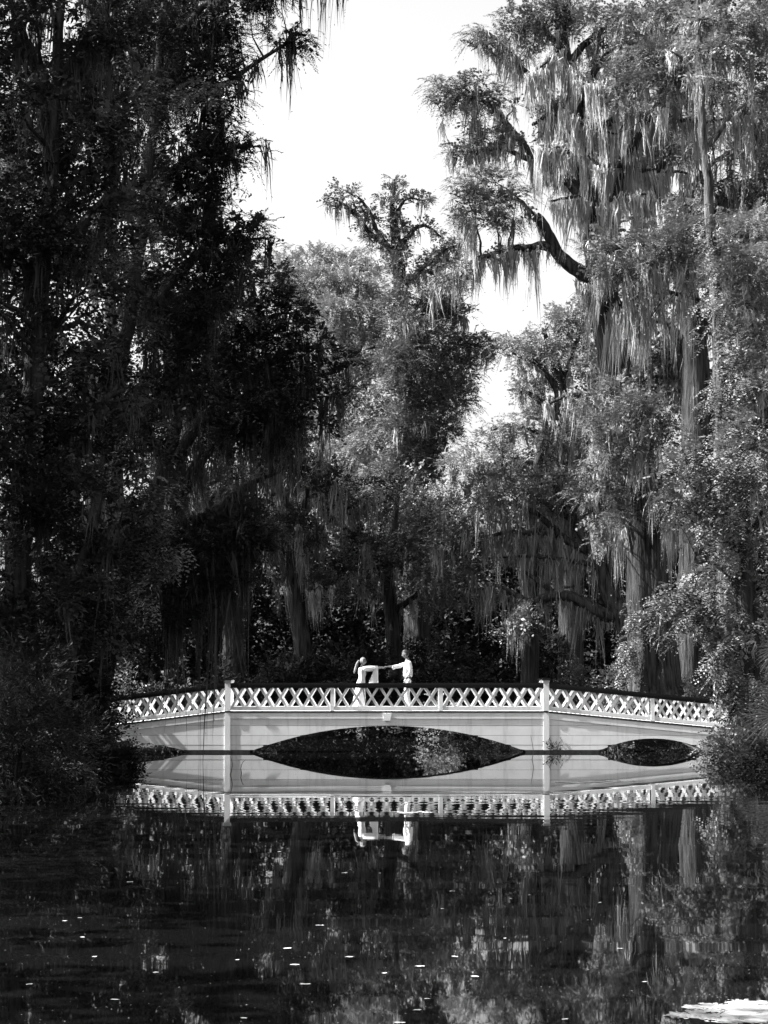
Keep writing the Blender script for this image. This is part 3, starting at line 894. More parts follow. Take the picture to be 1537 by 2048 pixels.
GB = 'bushes on the far bank behind the bridge'
for i, (px, py, rx, ry, Y, lf, lab) in enumerate([
    (872, 1372, 42, 30, 84, 'vine', 'bright sunlit bush just behind the man on the bridge'),
    (1160, 1375, 48, 60, 92, 'broad', 'lit leafy bush between the right main post and the tallest trunk'),
    (1010, 1378, 56, 22, 90, 'broad', 'low pale bush behind the railing left of the right main post'),
    (1365, 1395, 40, 60, 80, 'vine', 'sunlit bush behind the right flank railing beside the tallest trunk'),
    (1232, 1385, 26, 70, 84, 'broad', 'upright lit shrub against the left side of the tallest trunk'),
    (640, 1385, 70, 70, 92, 'broad_painted_shade', 'dark rounded bush behind the left bay of the level span'),
    (540, 1385, 70, 80, 90, 'broad_painted_shade', 'tall dark bush just right of the left main post'),
    (740, 1385, 60, 90, 95, 'broad_painted_shade', 'dark bush behind the woman in the white dress'),
    (930, 1385, 60, 90, 95, 'broad_painted_shade', 'tall dark bush to the right of the man'),
    (1075, 1385, 60, 90, 97, 'broad_painted_shade', 'dark bush behind the low lit bush by the right post'),
    (430, 1390, 60, 80, 86, 'broad_painted_shade', 'dark bush behind the railing left of the left main post'),
    (345, 1395, 50, 60, 84, 'broad_painted_shade', 'dark bush behind the middle of the left flank railing'),
    (258, 1400, 34, 80, 80, 'vine', 'sunlit bush glowing behind the left end of the railing'),
    (1300, 1400, 70, 60, 92, 'broad_painted_shade', 'dark bush in the shade behind the tallest trunk'),
    (1440, 1400, 60, 70, 88, 'broad_painted_shade', 'dark bush in the shade behind the vine covered tree'),
    (820, 1380, 60, 80, 100, 'broad_painted_shade', 'dark bush farthest back between the couple'),
]):
    bush('bush', lab, Y, px, py, rx, ry, leaf=lf, group=GB, seed=i, nb=9, kind='broad' if lf != 'broad_painted_shade' else 'broad_far')

# ------------------------------------------------------------------ the great cypress on the right
tree('cypress_tree', 'tallest cypress with a massive fluted trunk behind the right flank of bridge, hung with moss', 'tree', 80,
     [(1310, 1402, 1.12), (1308, 1370, .98), (1304, 1300, .88), (1298, 1200, .80), (1288, 1080, .74), (1272, 940, .66), (1240, 780, .6), (1210, 620, .55), (1200, 520, .52), (1188, 420, .47), (1165, 310, .38), (1140, 180, .28), (1122, 50, .2), (1112, -120, .1)],
     [([(1200, 560, .3), (1160, 546, .27), (1125, 520, .24), (1105, 485, .21), (1088, 455, .2), (1072, 432, .17)], 2.5, (.5, 1.4)),
      ([(1112, 500, .2), (1085, 492, .17), (1050, 494, .14), (1000, 503, .11), (955, 515, .08), (915, 545, .04)], 10, (.7, 2.3)),
      ([(1192, 440, .28), (1150, 385, .24), (1110, 345, .2), (1078, 325, .17), (1045, 285, .13), (1010, 235, .1), (970, 200, .07), (915, 185, .03)], 5, (.6, 1.9)),
      ([(1112, 348, .16), (1070, 322, .12), (1010, 300, .08), (950, 300, .05), (895, 308, .02)], 6, (.5, 1.5)),
      ([(1172, 340, .22), (1130, 262, .17), (1090, 200, .13), (1050, 150, .09), (1000, 90, .05), (965, 60, .03)], 6, (.8, 2.2)),
      ([(1150, 240, .2), (1180, 165, .15), (1225, 100, .1), (1270, 40, .05)], 6, (.8, 2.4)),
      ([(1198, 500, .26), (1240, 370, .2), (1290, 260, .15), (1350, 180, .1), (1440, 110, .05)], 7, (.8, 2.4)),
      ([(1200, 520, .2), (1265, 470, .15), (1340, 430, .1), (1420, 425, .05)], 7, (.8, 2.4)),
      ([(1205, 580, .22), (1260, 535, .15), (1320, 510, .1), (1400, 500, .05)], 7, (.7, 2.2)),
      ([(1212, 640, .2), (1265, 605, .14), (1330, 585, .1), (1400, 600, .05)], 9, (.7, 2.2)),
      ([(1160, 290, .18), (1220, 240, .14), (1300, 225, .1), (1400, 240, .06), (1490, 230, .03)], 8, (.8, 2.4)),
      ([(1130, 130, .16), (1200, 60, .12), (1300, 40, .08), (1400, 60, .05)], 6, (.8, 2.2)),
      ([(1130, 110, .14), (1090, 60, .1), (1060, 20, .06)], 6, (.6, 1.6)),
      ([(1175, 360, .14), (1230, 330, .11), (1300, 340, .08), (1380, 350, .04)], 9, (.9, 2.6)),
      ([(1150, 225, .12), (1100, 230, .09), (1065, 250, .05)], 8, (.9, 2.4)),
      ([(1248, 820, .2), (1200, 800, .14), (1140, 790, .09), (1090, 810, .04)], 8, (.8, 2.2)),
      ([(1275, 960, .2), (1230, 920, .13), (1170, 900, .06)], 8, (.8, 2.2)),
      ([(1282, 1010, .2), (1330, 950, .13), (1390, 920, .06)], 7, (.8, 2.4)),
      ([(1288, 1080, .18), (1240, 1040, .12), (1190, 1035, .06)], 9, (.8, 2.6)),
      ([(1290, 1100, .18), (1340, 1060, .12), (1395, 1040, .06)], 8, (.8, 2.6)),
      ([(1166, 320, .1), (1120, 295, .07, -1.2), (1080, 290, .03, -1.6)], 13, (.7, 2.2)), ([(1180, 420, .1), (1150, 395, .07, -1.2), (1100, 402, .03, -1.5)], 13, (.8, 2.4)),
      ([(1142, 190, .1), (1130, 215, .07, -1.0), (1170, 245, .06, -1.3), (1235, 268, .03, -1.3)], 14, (.7, 2.2)), ([(1132, 120, .1), (1160, 150, .07, -1.0), (1200, 175, .05, -1.3), (1250, 200, .03, -1.2)], 13, (.7, 2.2)),
      ([(1190, 440, .1), (1225, 400, .07, -1.2), (1300, 388, .03, -1.2)], 14, (.7, 2.2)), ([(1206, 590, .1), (1185, 580, .06, -1.2), (1166, 590, .03, -1.2)], 14, (.7, 2.2)),
      ([(1214, 640, .1), (1245, 615, .07, -1.4), (1300, 640, .03, -1.6)], 15, (1.0, 2.8)), ([(1150, 250, .1), (1180, 320, .06, -1.2), (1215, 340, .03, -1.4)], 13, (.7, 2.2)),
      ([(1128, 90, .1), (1100, 120, .06, -1.0), (1060, 150, .03, -1.2)], 12, (.8, 2.2))],
     [(965, 62, 24, 17, 0), (985, 92, 26, 16, 0), (1010, 68, 30, 20, 0), (1000, 118, 22, 14, 0), (955, 95, 14, 12, 0), (1035, 38, 30, 22, 0),
      (880, 178, 26, 20, 0), (905, 160, 28, 18, 0), (915, 200, 34, 20, 0), (950, 165, 32, 20, 0), (955, 205, 34, 22, 0), (985, 185, 30, 20, 0), (880, 215, 22, 14, 0), (990, 225, 26, 18, 0), (945, 240, 26, 14, 0), (1025, 210, 24, 16, 1),
      (905, 308, 24, 9, 0), (940, 300, 30, 12, 0), (975, 285, 32, 16, 0), (1005, 275, 34, 18, 0), (1040, 290, 28, 16, 0), (905, 285, 20, 8, 0), (950, 268, 24, 12, 0),
      (925, 372, 28, 16, -1), (955, 355, 32, 18, -1), (992, 365, 34, 20, -1), (1022, 385, 26, 18, -1), (915, 405, 26, 18, -1), (950, 400, 36, 22, -1), (990, 410, 36, 24, -1), (1030, 418, 24, 20, -1), (940, 438, 30, 18, -1), (985, 448, 34, 18, -1), (1015, 450, 22, 14, -1),
      (925, 540, 22, 9, 0), (895, 560, 20, 10, 0), (960, 512, 28, 8, 0), (1010, 500, 26, 7, 0), (865, 575, 18, 8, 0),
      # the top
      (1070, 30, 40, 24, 0), (1110, 20, 40, 26, 0), (1150, 10, 40, 30, 0), (1090, 70, 36, 22, 0), (1060, 100, 30, 18, 1), (1130, 60, 36, 24, 0), (1190, 40, 40, 30, -1), (1235, 30, 44, 30, -1), (1280, 45, 44, 28, -2), (1330, 30, 46, 30, -2), (1380, 40, 46, 30, -2), (1430, 45, 46, 34, -2), (1480, 40, 46, 34, -1), (1525, 50, 40, 36, -1),
      (1260, 90, 46, 26, -2), (1300, 110, 44, 26, -3), (1355, 100, 46, 28, -3), (1400, 110, 46, 28, -3), (1450, 110, 46, 30, -2), (1500, 115, 44, 34, -1), (1240, 130, 38, 22, -2), (1250, 170, 34, 22, -2), (1290, 160, 38, 24, -3), (1340, 165, 42, 26, -3), (1385, 165, 38, 24, -3), (1430, 180, 42, 26, -2), (1490, 185, 44, 30, 0), (1525, 160, 30, 34, 0),
      (1245, 205, 30, 16, -2), (1320, 215, 34, 18, -3), (1200, 100, 30, 18, 0), (1460, 240, 40, 24, 1), (1515, 250, 36, 30, 1), (1400, 270, 34, 20, 2), (1490, 310, 40, 30, 2),
      # middle shelf of lit foliage
      (1195, 482, 30, 16, -2), (1215, 505, 38, 22, -3), (1255, 490, 44, 22, -3), (1300, 485, 46, 24, -4), (1345, 478, 42, 24, -4), (1385, 465, 36, 24, -4), (1215, 540, 34, 18, -3), (1260, 530, 44, 22, -4), (1305, 530, 48, 24, -4), (1355, 525, 42, 24, -4), (1400, 505, 30, 22, -4), (1340, 435, 34, 18, -3), (1380, 425, 32, 18, -3), (1310, 560, 36, 16, -3), (1250, 562, 30, 12, -3), (1375, 560, 34, 18, -3),
      # lower dark foliage round the trunk
      (1195, 815, 32, 20, -2), (1225, 795, 36, 22, -2), (1265, 800, 40, 24, -3), (1300, 815, 38, 24, -3), (1200, 850, 38, 22, -2), (1245, 850, 44, 26, -3), (1295, 855, 42, 26, -3), (1215, 885, 40, 22, -2), (1265, 895, 42, 24, -3), (1310, 895, 34, 24, -3), (1330, 850, 30, 22, -3), (1255, 770, 30, 16, -2),
      (1195, 925, 34, 20, -2), (1235, 935, 34, 18, -2), (1180, 985, 36, 20, -2), (1225, 985, 36, 20, -2), (1195, 1030, 34, 20, -2), (1235, 1035, 30, 18, -2), (1310, 980, 30, 24, -3), (1345, 1010, 30, 22, -3), (1210, 1080, 28, 16, -2)],
     kind='cypress', leaf='cyp', dens=8.5, moss=.022, blob_moss=1.0, flute=.16, blob_moss_len=(.6, 2.0), trunk_k=48, moss_n=16)

tree('cypress_tree', 'dark leaning cypress trunk behind moss, right of the tallest cypress', 'tree', 86,
     [(1385, 1400, .75), (1388, 1200, .66), (1392, 1000, .62), (1395, 830, .6), (1388, 690, .5), (1372, 580, .42), (1340, 470, .36), (1300, 380, .3), (1270, 300, .24), (1255, 180, .16), (1250, 60, .06)],
     [([(1390, 700, .25), (1440, 600, .17), (1500, 540, .08)], 8, (.8, 2.4)), ([(1360, 540, .22), (1430, 420, .15), (1500, 360, .06)], 8, (1, 2.6)), ([(1300, 380, .18), (1350, 290, .12), (1420, 250, .05)], 8, (1, 2.6)),
      ([(1392, 720, .2), (1340, 650, .13), (1290, 640, .06)], 10, (1, 2.6)), ([(1365, 560, .18), (1440, 500, .12), (1537, 470, .05)], 8, (1, 2.4)), ([(1340, 470, .16), (1420, 330, .1), (1537, 280, .04)], 8, (1, 2.6)),
      ([(1392, 900, .2), (1440, 820, .12), (1490, 800, .05)], 6, (.8, 2)), ([(1390, 1000, .18), (1350, 940, .1), (1320, 930, .05)], 8, (.8, 2.4)), ([(1390, 1100, .18), (1340, 1080, .1), (1310, 1110, .05)], 8, (.8, 2.4))],
     auto_blobs(1095, 1400, 130, 470, 30, (28, 44), (0, 4), .65, 17) + auto_blobs(1180, 1400, 580, 800, 16, (28, 44), (1, 5), .65, 18) + auto_blobs(1380, 1600, 200, 480, 22, (34, 52), (-2, 3), .6, 14) + auto_blobs(1400, 1600, 480, 900, 26, (34, 52), (0, 4), .65, 15) + auto_blobs(1300, 1560, -60, 60, 10, (40, 60), (0, 3), .7, 16),
     kind='cypress', leaf='cyp_painted_half_shade', dens=6, moss=.022, moss_mat='moss_painted_half_shade', blob_moss=1.5, blob_moss_len=(.8, 2.4), flute=.14)

tree('cypress_tree', 'slim straight cypress trunk climbed by vines, with pale feathery sprays at the right edge', 'tree', 71,
     [(1462, 1420, .30), (1452, 1200, .28), (1452, 950, .25), (1441, 760, .22), (1436, 620, .2), (1422, 480, .17), (1417, 360, .15), (1404, 240, .13), (1405, 130, .1), (1396, 40, .07), (1400, -60, .03)],
     [([(1436, 660, .13), (1470, 600, .09), (1520, 570, .04)], 3, (.4, 1.2)), ([(1430, 560, .13), (1470, 490, .09), (1520, 450, .04)], 3, (.4, 1.2)), ([(1440, 760, .12), (1480, 710, .08), (1530, 690, .04)], 3, (.4, 1.2)),
      ([(1410, 300, .1), (1450, 240, .07), (1490, 210, .03)], 5, (.5, 1.6)), ([(1402, 170, .09), (1370, 120, .06), (1340, 100, .03)], 7, (.8, 2.0))],
     [(1402, 40, 40, 26, 0), (1385, 100, 34, 22, 0), (1420, 95, 34, 22, -.5), (1402, 150, 30, 18, -.5), (1462, 470, 34, 24, 0), (1500, 455, 38, 24, 0), (1530, 450, 30, 26, 0), (1470, 515, 36, 24, -1), (1510, 510, 40, 26, -1), (1455, 560, 30, 22, -1), (1495, 565, 40, 26, -1), (1535, 560, 30, 28, -1), (1470, 615, 34, 24, -1), (1515, 620, 38, 26, -1),
      (1480, 665, 34, 24, -1), (1520, 675, 34, 26, -1), (1500, 720, 36, 24, -1), (1535, 735, 30, 28, -1), (1485, 760, 30, 20, -1), (1525, 785, 34, 22, -1)],
     kind='cypress', leaf='cyp_painted_sun', dens=9, moss=.02, blob_moss=.7, bark='bark_painted_sun', flute=.08)


def climbing(name, label, Y, pts, spread, n, kind='vine', leaf='vine', cat='vine', r=.02, seed=0):
    """A leafy vine running up along a pixel path."""
    g3 = np.random.default_rng(seed)
    P, R = path([(p[0], p[1], r) for p in pts], Y)
    q, rr = resample(P, R, .2)
    q[1:-1] += g3.normal(0, .04, q[1:-1].shape)
    root = empty(name, q[0], label, cat)
    mb = MB(); mb.tube(q, rr, 6)
    mb.build('stem', M['bark'], root, smooth=True)
    i = g3.integers(0, len(q), n)
    off = g3.normal(0, 1, (n, 3)) * np.array((spread, spread, .15))
    tri_obj('foliage', plumes(q[i] + off, unit(off * np.array((1, 1, .3)) + np.array((-.2, -.5, -.1))), kind), M[leaf], root)
    return root


climbing('climbing_vine', 'leafy vine climbing the slim straight trunk at right', 70.3, [(1462, 1420), (1455, 1200), (1448, 950), (1441, 760), (1434, 640), (1428, 520), (1425, 440), (1440, 430)], .28, 110, seed=1)
climbing('climbing_vine', 'bright leafy vine on the left side of the tallest trunk', 79.0, [(1256, 1395), (1262, 1330), (1260, 1270), (1262, 1210)], .14, 26, seed=2)

# the big mound of vines smothering a tree on the right bank
tree('vine_covered_tree', 'tree smothered in sunlit leafy vines on the right bank, hiding the end of the bridge', 'tree', 62,
     [(1500, 1500, .4), (1495, 1350, .36), (1490, 1150, .3), (1480, 980, .2), (1475, 860, .08)],
     [([(1494, 1320, .14), (1420, 1260, .09), (1345, 1220, .03)], 1.2, (.4, 1.2)), ([(1492, 1150, .14), (1420, 1000, .08), (1340, 940, .03)], 1, (.3, .8)), ([(1490, 1200, .12), (1440, 1130, .08), (1400, 1120, .03)], 1, (.4, 1.0)),
      ([(1495, 1380, .1), (1450, 1360, .06), (1430, 1340, .03)], 3, (.5, 1.4)), ([(1490, 1100, .1), (1530, 1020, .06), (1560, 1000, .03)], 1.5, (.5, 1.4))],
     # top shelf
     [(1380, 905, 34, 16, -1), (1415, 880, 38, 20, 0), (1450, 860, 38, 20, 0), (1490, 845, 40, 22, 0), (1530, 850, 36, 24, 0), (1358, 930, 28, 12, -1), (1395, 930, 36, 16, -1), (1440, 915, 42, 20, -1), (1490, 900, 44, 24, -1), (1535, 905, 36, 28, 0), (1372, 960, 30, 12, -1), (1340, 945, 18, 8, -1), (1420, 955, 38, 16, -1),
      # second shelf
      (1345, 1005, 24, 10, -1), (1375, 1000, 32, 14, -1), (1412, 992, 38, 18, -1), (1455, 980, 42, 22, -1), (1505, 975, 42, 26, -1), (1400, 1030, 32, 14, -1), (1440, 1030, 38, 18, -1), (1485, 1035, 42, 22, -1), (1530, 1040, 36, 28, 0), (1372, 1022, 20, 9, -1), (1420, 1060, 34, 16, -1), (1460, 1080, 38, 20, -1), (1510, 1095, 40, 26, 0), (1415, 1100, 26, 16, 0),
      # third shelf
      (1440, 1130, 36, 18, 0), (1400, 1150, 34, 18, -1), (1370, 1180, 36, 18, -1), (1345, 1205, 34, 16, -1), (1322, 1225, 26, 12, -1), (1385, 1210, 40, 20, -1), (1430, 1185, 42, 22, -1), (1480, 1150, 42, 26, 0), (1525, 1160, 38, 30, 0), (1350, 1240, 34, 14, -1), (1395, 1245, 40, 18, -1), (1440, 1235, 42, 22, -1), (1490, 1220, 42, 28, 0), (1530, 1240, 36, 30, 0), (1375, 1268, 32, 12, -1),
      # down to the water
      (1436, 1285, 36, 20, -1), (1481, 1285, 42, 26, -1), (1531, 1300, 36, 28, 0), (1448, 1330, 30, 22, -1), (1481, 1345, 40, 26, -1), (1526, 1365, 36, 26, 0), (1456, 1385, 34, 24, -1), (1491, 1405, 36, 26, -1), (1461, 1430, 30, 24, -1.5), (1486, 1455, 30, 22, -1.5), (1466, 1475, 26, 20, -1.8), (1496, 1495, 28, 16, -2), (1476, 1510, 22, 12, -2)],
     kind='vine', leaf='vine', dens=11, bias=(-.45, -.35, -.25), core=.22, moss=.02, blob_moss=.12, blob_moss_len=(.4, 1.2), shell=.75)

# palmetto
s = 57 / F
pal = empty('palmetto', W(1560, 1505, 57), 'fan palm with long stiff pointed leaves at the right edge by the water', 'palm')
mb = MB()
q, rr = resample([W(1560, 1512, 57), W(1556, 1440, 57), W(1554, 1400, 57)], [.13, .11, .06], .15)
mb.tube(q, rr, 10, .2, 3)
mb.build('trunk', M['bark'], pal, smooth=True)
g = np.random.default_rng(4)
for fi, (cx, cy, ang, ln) in enumerate([(1556, 1432, 182, 1.25), (1562, 1395, 135, 1.1), (1552, 1478, 222, .95), (1560, 1300, 165, .8), (1580, 1420, 95, 1.1)]):
    c = W(cx, cy, 56.6 + .2 * fi)
    a0 = math.radians(ang)
    mb = MB()
    q, rr = resample([W(1556, 1450, 57), (W(1556, 1450, 57) + c) / 2 + np.array((0, 0, .05)), c], [.02, .016, .012], .15)
    mb.tube(q, rr, 6)
    V, Fs = [], []
    for k in range(17):
        t = (k / 16 - .5) * 2 + g.normal(0, .012)
        a = a0 + t * 1.35
        L = ln * (1 - .22 * abs(t)) * g.uniform(.9, 1.1)
        d = np.array((math.cos(a), -.35 - .15 * math.cos(t * 2), math.sin(a)))
        d /= np.linalg.norm(d)
        w = np.cross(d, (0, 1, 0.2)); w /= np.linalg.norm(w)
        pts = []
        for m in range(5):
            u = m / 4
            p = c + d * L * u - np.array((0, 0, .22 * u * u * L * (0.5 + abs(math.cos(a)))))
            ww = .03 * (math.sin(math.pi * min(1, .12 + u * .88)) + .05) * (1 if m < 4 else .1)
            pts += [p - w * ww, p + np.array((0, -.018, 0)), p + w * ww]
        b0 = len(V); V += pts
        for m in range(4):
            for e in (0, 1):
                i0 = b0 + m * 3 + e
                Fs.append((i0, i0 + 1, i0 + 4, i0 + 3))
    mb.add(V, Fs)
    mb.build('frond', M['palm'], pal)

GR = 'low shrubs at the water edge'
for i, (px, py, rx, ry, Y, lf, lab) in enumerate([
    (1505, 1520, 36, 18, 57, 'broad', 'low shrub dipping to the water below the fan palm'),
    (1540, 1530, 34, 22, 54, 'broad_painted_shade', 'dark shrub at the right edge on the waterline'),
    (1440, 1500, 18, 22, 62, 'vine', 'small lit shrub at the foot of the vine covered tree'),
]):
    bush('shrub', lab, Y, px, py, rx, ry, kind='vine', leaf=lf, group=GR, seed=40 + i, nb=6, dens=12)

# ------------------------------------------------------------------ the dark trees of the left bank
def left_prob(limit):
    return lambda x, y: x < np.interp(y, [b for a, b in limit], [a for a, b in limit])

tree('cypress_tree', 'dark layered cypress of the left bank reaching out over the bridge railing with long moss', 'tree', 60,
     [(190, 1480, .36), (205, 1350, .30), (250, 1180, .26), (310, 1000, .22), (355, 840, .16), (380, 680, .07)],
     [([(352, 1000, .2), (430, 900, .14), (520, 830, .09), (600, 800, .05), (690, 790, .02)], 9, (.7, 2.2)), ([(358, 920, .2), (440, 800, .13), (540, 720, .08), (640, 690, .03)], 7, (.6, 1.8)),
      ([(345, 1100, .18), (420, 1060, .12), (500, 1050, .08), (560, 1060, .03)], 12, (1.8, 4.8)), ([(348, 1060, .16), (430, 1010, .12), (510, 960, .07), (560, 945, .03)], 11, (.9, 2.8)),
      ([(370, 800, .16), (430, 700, .1), (520, 640, .06), (600, 620, .02)], 6, (.5, 1.5)), ([(378, 700, .12), (430, 610, .08), (500, 560, .05), (555, 545, .02)], 5, (.5, 1.4)),
      ([(340, 1180, .14), (400, 1150, .1), (470, 1160, .05)], 13, (1.5, 4.2)), ([(340, 1200, .14), (280, 1130, .1), (220, 1110, .05)], 8, (1, 2.6)), ([(355, 960, .14), (290, 860, .1), (230, 820, .05)], 6, (.8, 2))],
     [(560, 550, 26, 12, 0), (530, 565, 34, 16, 0), (495, 560, 36, 18, 0), (580, 600, 30, 14, 0), (540, 610, 42, 20, 0), (490, 615, 44, 24, 0), (610, 625, 24, 10, 0), (600, 655, 34, 16, 0), (550, 665, 44, 22, 0), (495, 680, 46, 26, 0), (640, 680, 30, 12, 0), (670, 700, 26, 11, 0), (610, 710, 44, 20, 0), (555, 730, 46, 24, 0), (500, 745, 46, 26, 0),
      (690, 725, 22, 10, 0), (655, 745, 38, 16, 0), (600, 770, 46, 22, 0), (545, 795, 48, 24, 0), (490, 810, 46, 26, 0), (690, 785, 24, 12, 0), (645, 800, 40, 18, 0), (590, 830, 44, 22, 0), (530, 855, 46, 24, 0), (475, 870, 44, 26, 0), (640, 850, 30, 16, 0), (430, 620, 44, 34, 0), (430, 700, 46, 36, 0), (430, 780, 46, 36, 0), (420, 850, 40, 32, 0),
      (480, 1040, 46, 20, 0), (530, 1050, 36, 16, 0), (430, 1055, 46, 24, 0), (390, 1090, 44, 30, 0), (450, 1110, 50, 28, 0), (510, 1100, 44, 20, 0), (400, 1160, 46, 30, 0), (460, 1165, 44, 22, 0), (340, 1200, 40, 36, 0), (380, 1220, 36, 24, 0),
      (330, 1060, 36, 30, 1)],
     kind='cypress', leaf='cyp_painted_shade', dens=15, bark='bark_painted_shade', moss=.02, moss_mat='moss_painted_shade', blob_moss=1.0, blob_moss_len=(.6, 2.2))

tree('cypress_tree', 'tall dark cypress of the left bank with stepped shelves of foliage against the sky', 'tree', 55,
     [(110, 1500, .34), (130, 1300, .28), (180, 1050, .22), (240, 750, .18), (285, 450, .15), (312, 200, .12), (328, 0, .08), (335, -140, .04)],
     [([(318, 210, .14), (400, 190, .1), (470, 165, .07), (540, 112, .05), (600, 75, .02)], 6, (.5, 1.4)), ([(325, 90, .12), (400, 20, .09), (480, -60, .05), (600, -110, .03), (690, -90, .015)], 2.5, (1.4, 3.4)), ([(655, -102, .02), (678, -94, .012), (688, -90, .01)], 16, (2.6, 3.0)), ([(500, -70, .03), (525, -78, .03), (550, -88, .03)], 26, (1.6, 2.9)), ([(575, -20, .02), (590, -24, .015), (600, -22, .01)], 14, (.8, 1.6)),
      ([(308, 380, .14), (380, 320, .1), (450, 295, .06), (520, 292, .02)], 7, (.5, 1.5)), ([(300, 620, .16), (380, 520, .11), (450, 480, .06), (540, 478, .02)], 6, (.5, 1.4)), ([(298, 700, .16), (370, 620, .1), (430, 580, .05), (450, 570, .02)], 7, (.8, 2.4)),
      ([(306, 430, .12), (370, 420, .08), (440, 400, .04)], 7, (.6, 1.6)), ([(296, 820, .14), (360, 760, .09), (420, 740, .04)], 7, (.8, 2)), ([(322, 150, .1), (380, 90, .07), (440, 60, .03)], 6, (.6, 1.6)),
      ([(320, 170, .1), (250, 80, .07), (190, 40, .03)], 5, (1, 2.4)), ([(300, 600, .12), (230, 500, .08), (170, 460, .03)], 5, (.8, 2))],
     [(585, 65, 26, 16, 0), (560, 85, 24, 14, 0), (600, 90, 14, 9, 0), (470, 60, 34, 24, 0), (440, 30, 40, 26, 0), (500, 20, 34, 24, 0), (420, 90, 40, 26, 0), (460, 110, 34, 20, 0), (400, 140, 40, 24, 0), (440, 150, 34, 18, 0), (370, 100, 36, 28, 0), (360, 40, 40, 34, 0), (540, 0, 30, 20, 0), (360, 180, 34, 26, 0), (400, 200, 36, 20, 0), (445, 195, 24, 14, 0), (444, 240, 18, 14, 0),
      (400, 250, 40, 26, 0), (419, 262, 34, 16, 0), (464, 285, 34, 11, 0), (489, 300, 16, 8, 0), (434, 295, 36, 16, 0), (410, 305, 40, 22, 0), (360, 280, 36, 30, 0), (474, 325, 18, 9, 0), (424, 335, 32, 14, 0), (400, 355, 40, 22, 0), (414, 375, 28, 16, 0), (360, 370, 36, 30, 0), (410, 410, 40, 22, 0), (424, 415, 22, 14, 0),
      (506, 455, 24, 9, 0), (476, 465, 34, 12, 0), (526, 490, 20, 9, 0), (491, 500, 40, 14, 0), (441, 480, 40, 20, 0), (410, 480, 40, 26, 0), (456, 525, 44, 20, 0), (420, 545, 44, 26, 0), (370, 470, 38, 34, 0), (370, 550, 38, 34, 0), (426, 590, 44, 24, 0), (390, 630, 40, 30, 0), (350, 640, 36, 34, 0),
      (400, 700, 44, 30, 0), (360, 720, 38, 34, 0), (390, 770, 44, 30, 0), (340, 800, 38, 34, 0), (300, 860, 38, 34, 0), (310, 330, 36, 34, 1), (310, 440, 36, 34, 1), (310, 560, 36, 34, 1), (310, 200, 36, 40, 1), (300, 80, 40, 40, 1), (290, -20, 50, 40, 1), (380, -20, 50, 30, 1), (460, -40, 50, 30, 0)],
     kind='cypress', leaf='cyp_painted_shade', dens=15, bark='bark_painted_shade', moss=.02, moss_mat='moss_painted_shade', blob_moss=1.0, blob_moss_len=(.6, 1.8))

tree('vine_draped_tree', 'big tree in deep shade draped with broad vine leaves filling the left edge', 'tree', 47,
     [(15, 1520, .36), (25, 1300, .3), (50, 950, .25), (80, 600, .2), (105, 300, .15), (120, 0, .1), (128, -180, .05)],
     [([(122, 200, .14), (180, 60, .1), (240, -20, .05)], 4, (1.2, 2.4)), ([(122, 240, .14), (60, 100, .1), (20, 0, .05)], 4, (1.2, 2.4)), ([(112, 560, .14), (190, 420, .1), (260, 380, .05)], 3, (.8, 1.8)), ([(108, 660, .14), (40, 520, .1), (-20, 480, .05)], 3, (.8, 1.8)),
      ([(100, 950, .14), (180, 820, .1), (250, 780, .05)], 4, (.8, 2)), ([(98, 1050, .14), (30, 920, .1), (-30, 880, .05)], 4, (.8, 2)), ([(96, 1240, .12), (170, 1100, .09), (240, 1050, .05)], 4, (.8, 2)), ([(122, 150, .1), (170, 90, .07), (230, 60, .03)], 5, (1, 2))],
     auto_blobs(40, 230, 480, 780, 16, (34, 52), (-1, 3), .8, 34) + auto_blobs(-60, 270, -60, 420, 54, (36, 60), (-2, 2.5), .8, 31) + auto_blobs(-60, 285, 420, 900, 52, (36, 60), (-2, 2.5), .8, 32) + auto_blobs(-60, 270, 900, 1330, 44, (36, 60), (-1.5, 2.5), .8, 33),
     kind='vine', leaf='broad_painted_shade', dens=7, bark='bark_painted_shade', moss=.02, moss_mat='moss_painted_shade', blob_moss=.25, blob_moss_len=(.6, 1.6))

climbing('climbing_vine', 'hanging vine of paired leaves catching light on the upper left', 52, [(270, 520), (265, 420), (275, 300), (290, 210), (330, 185), (420, 190)], .22, 46, leaf='broad', seed=7)
climbing('climbing_vine', 'vine of rounded leaves trailing down beside the dark gap at left', 50, [(262, 900), (300, 980), (310, 1060), (320, 1120), (318, 1200)], .2, 40, leaf='broad', seed=8)

climbing('climbing_vine', 'dark vine covering the leaning trunk on the left bank', 59.6, [(188, 1485), (205, 1350), (250, 1180), (310, 1000)], .34, 150, leaf='broad_painted_shade', seed=9)

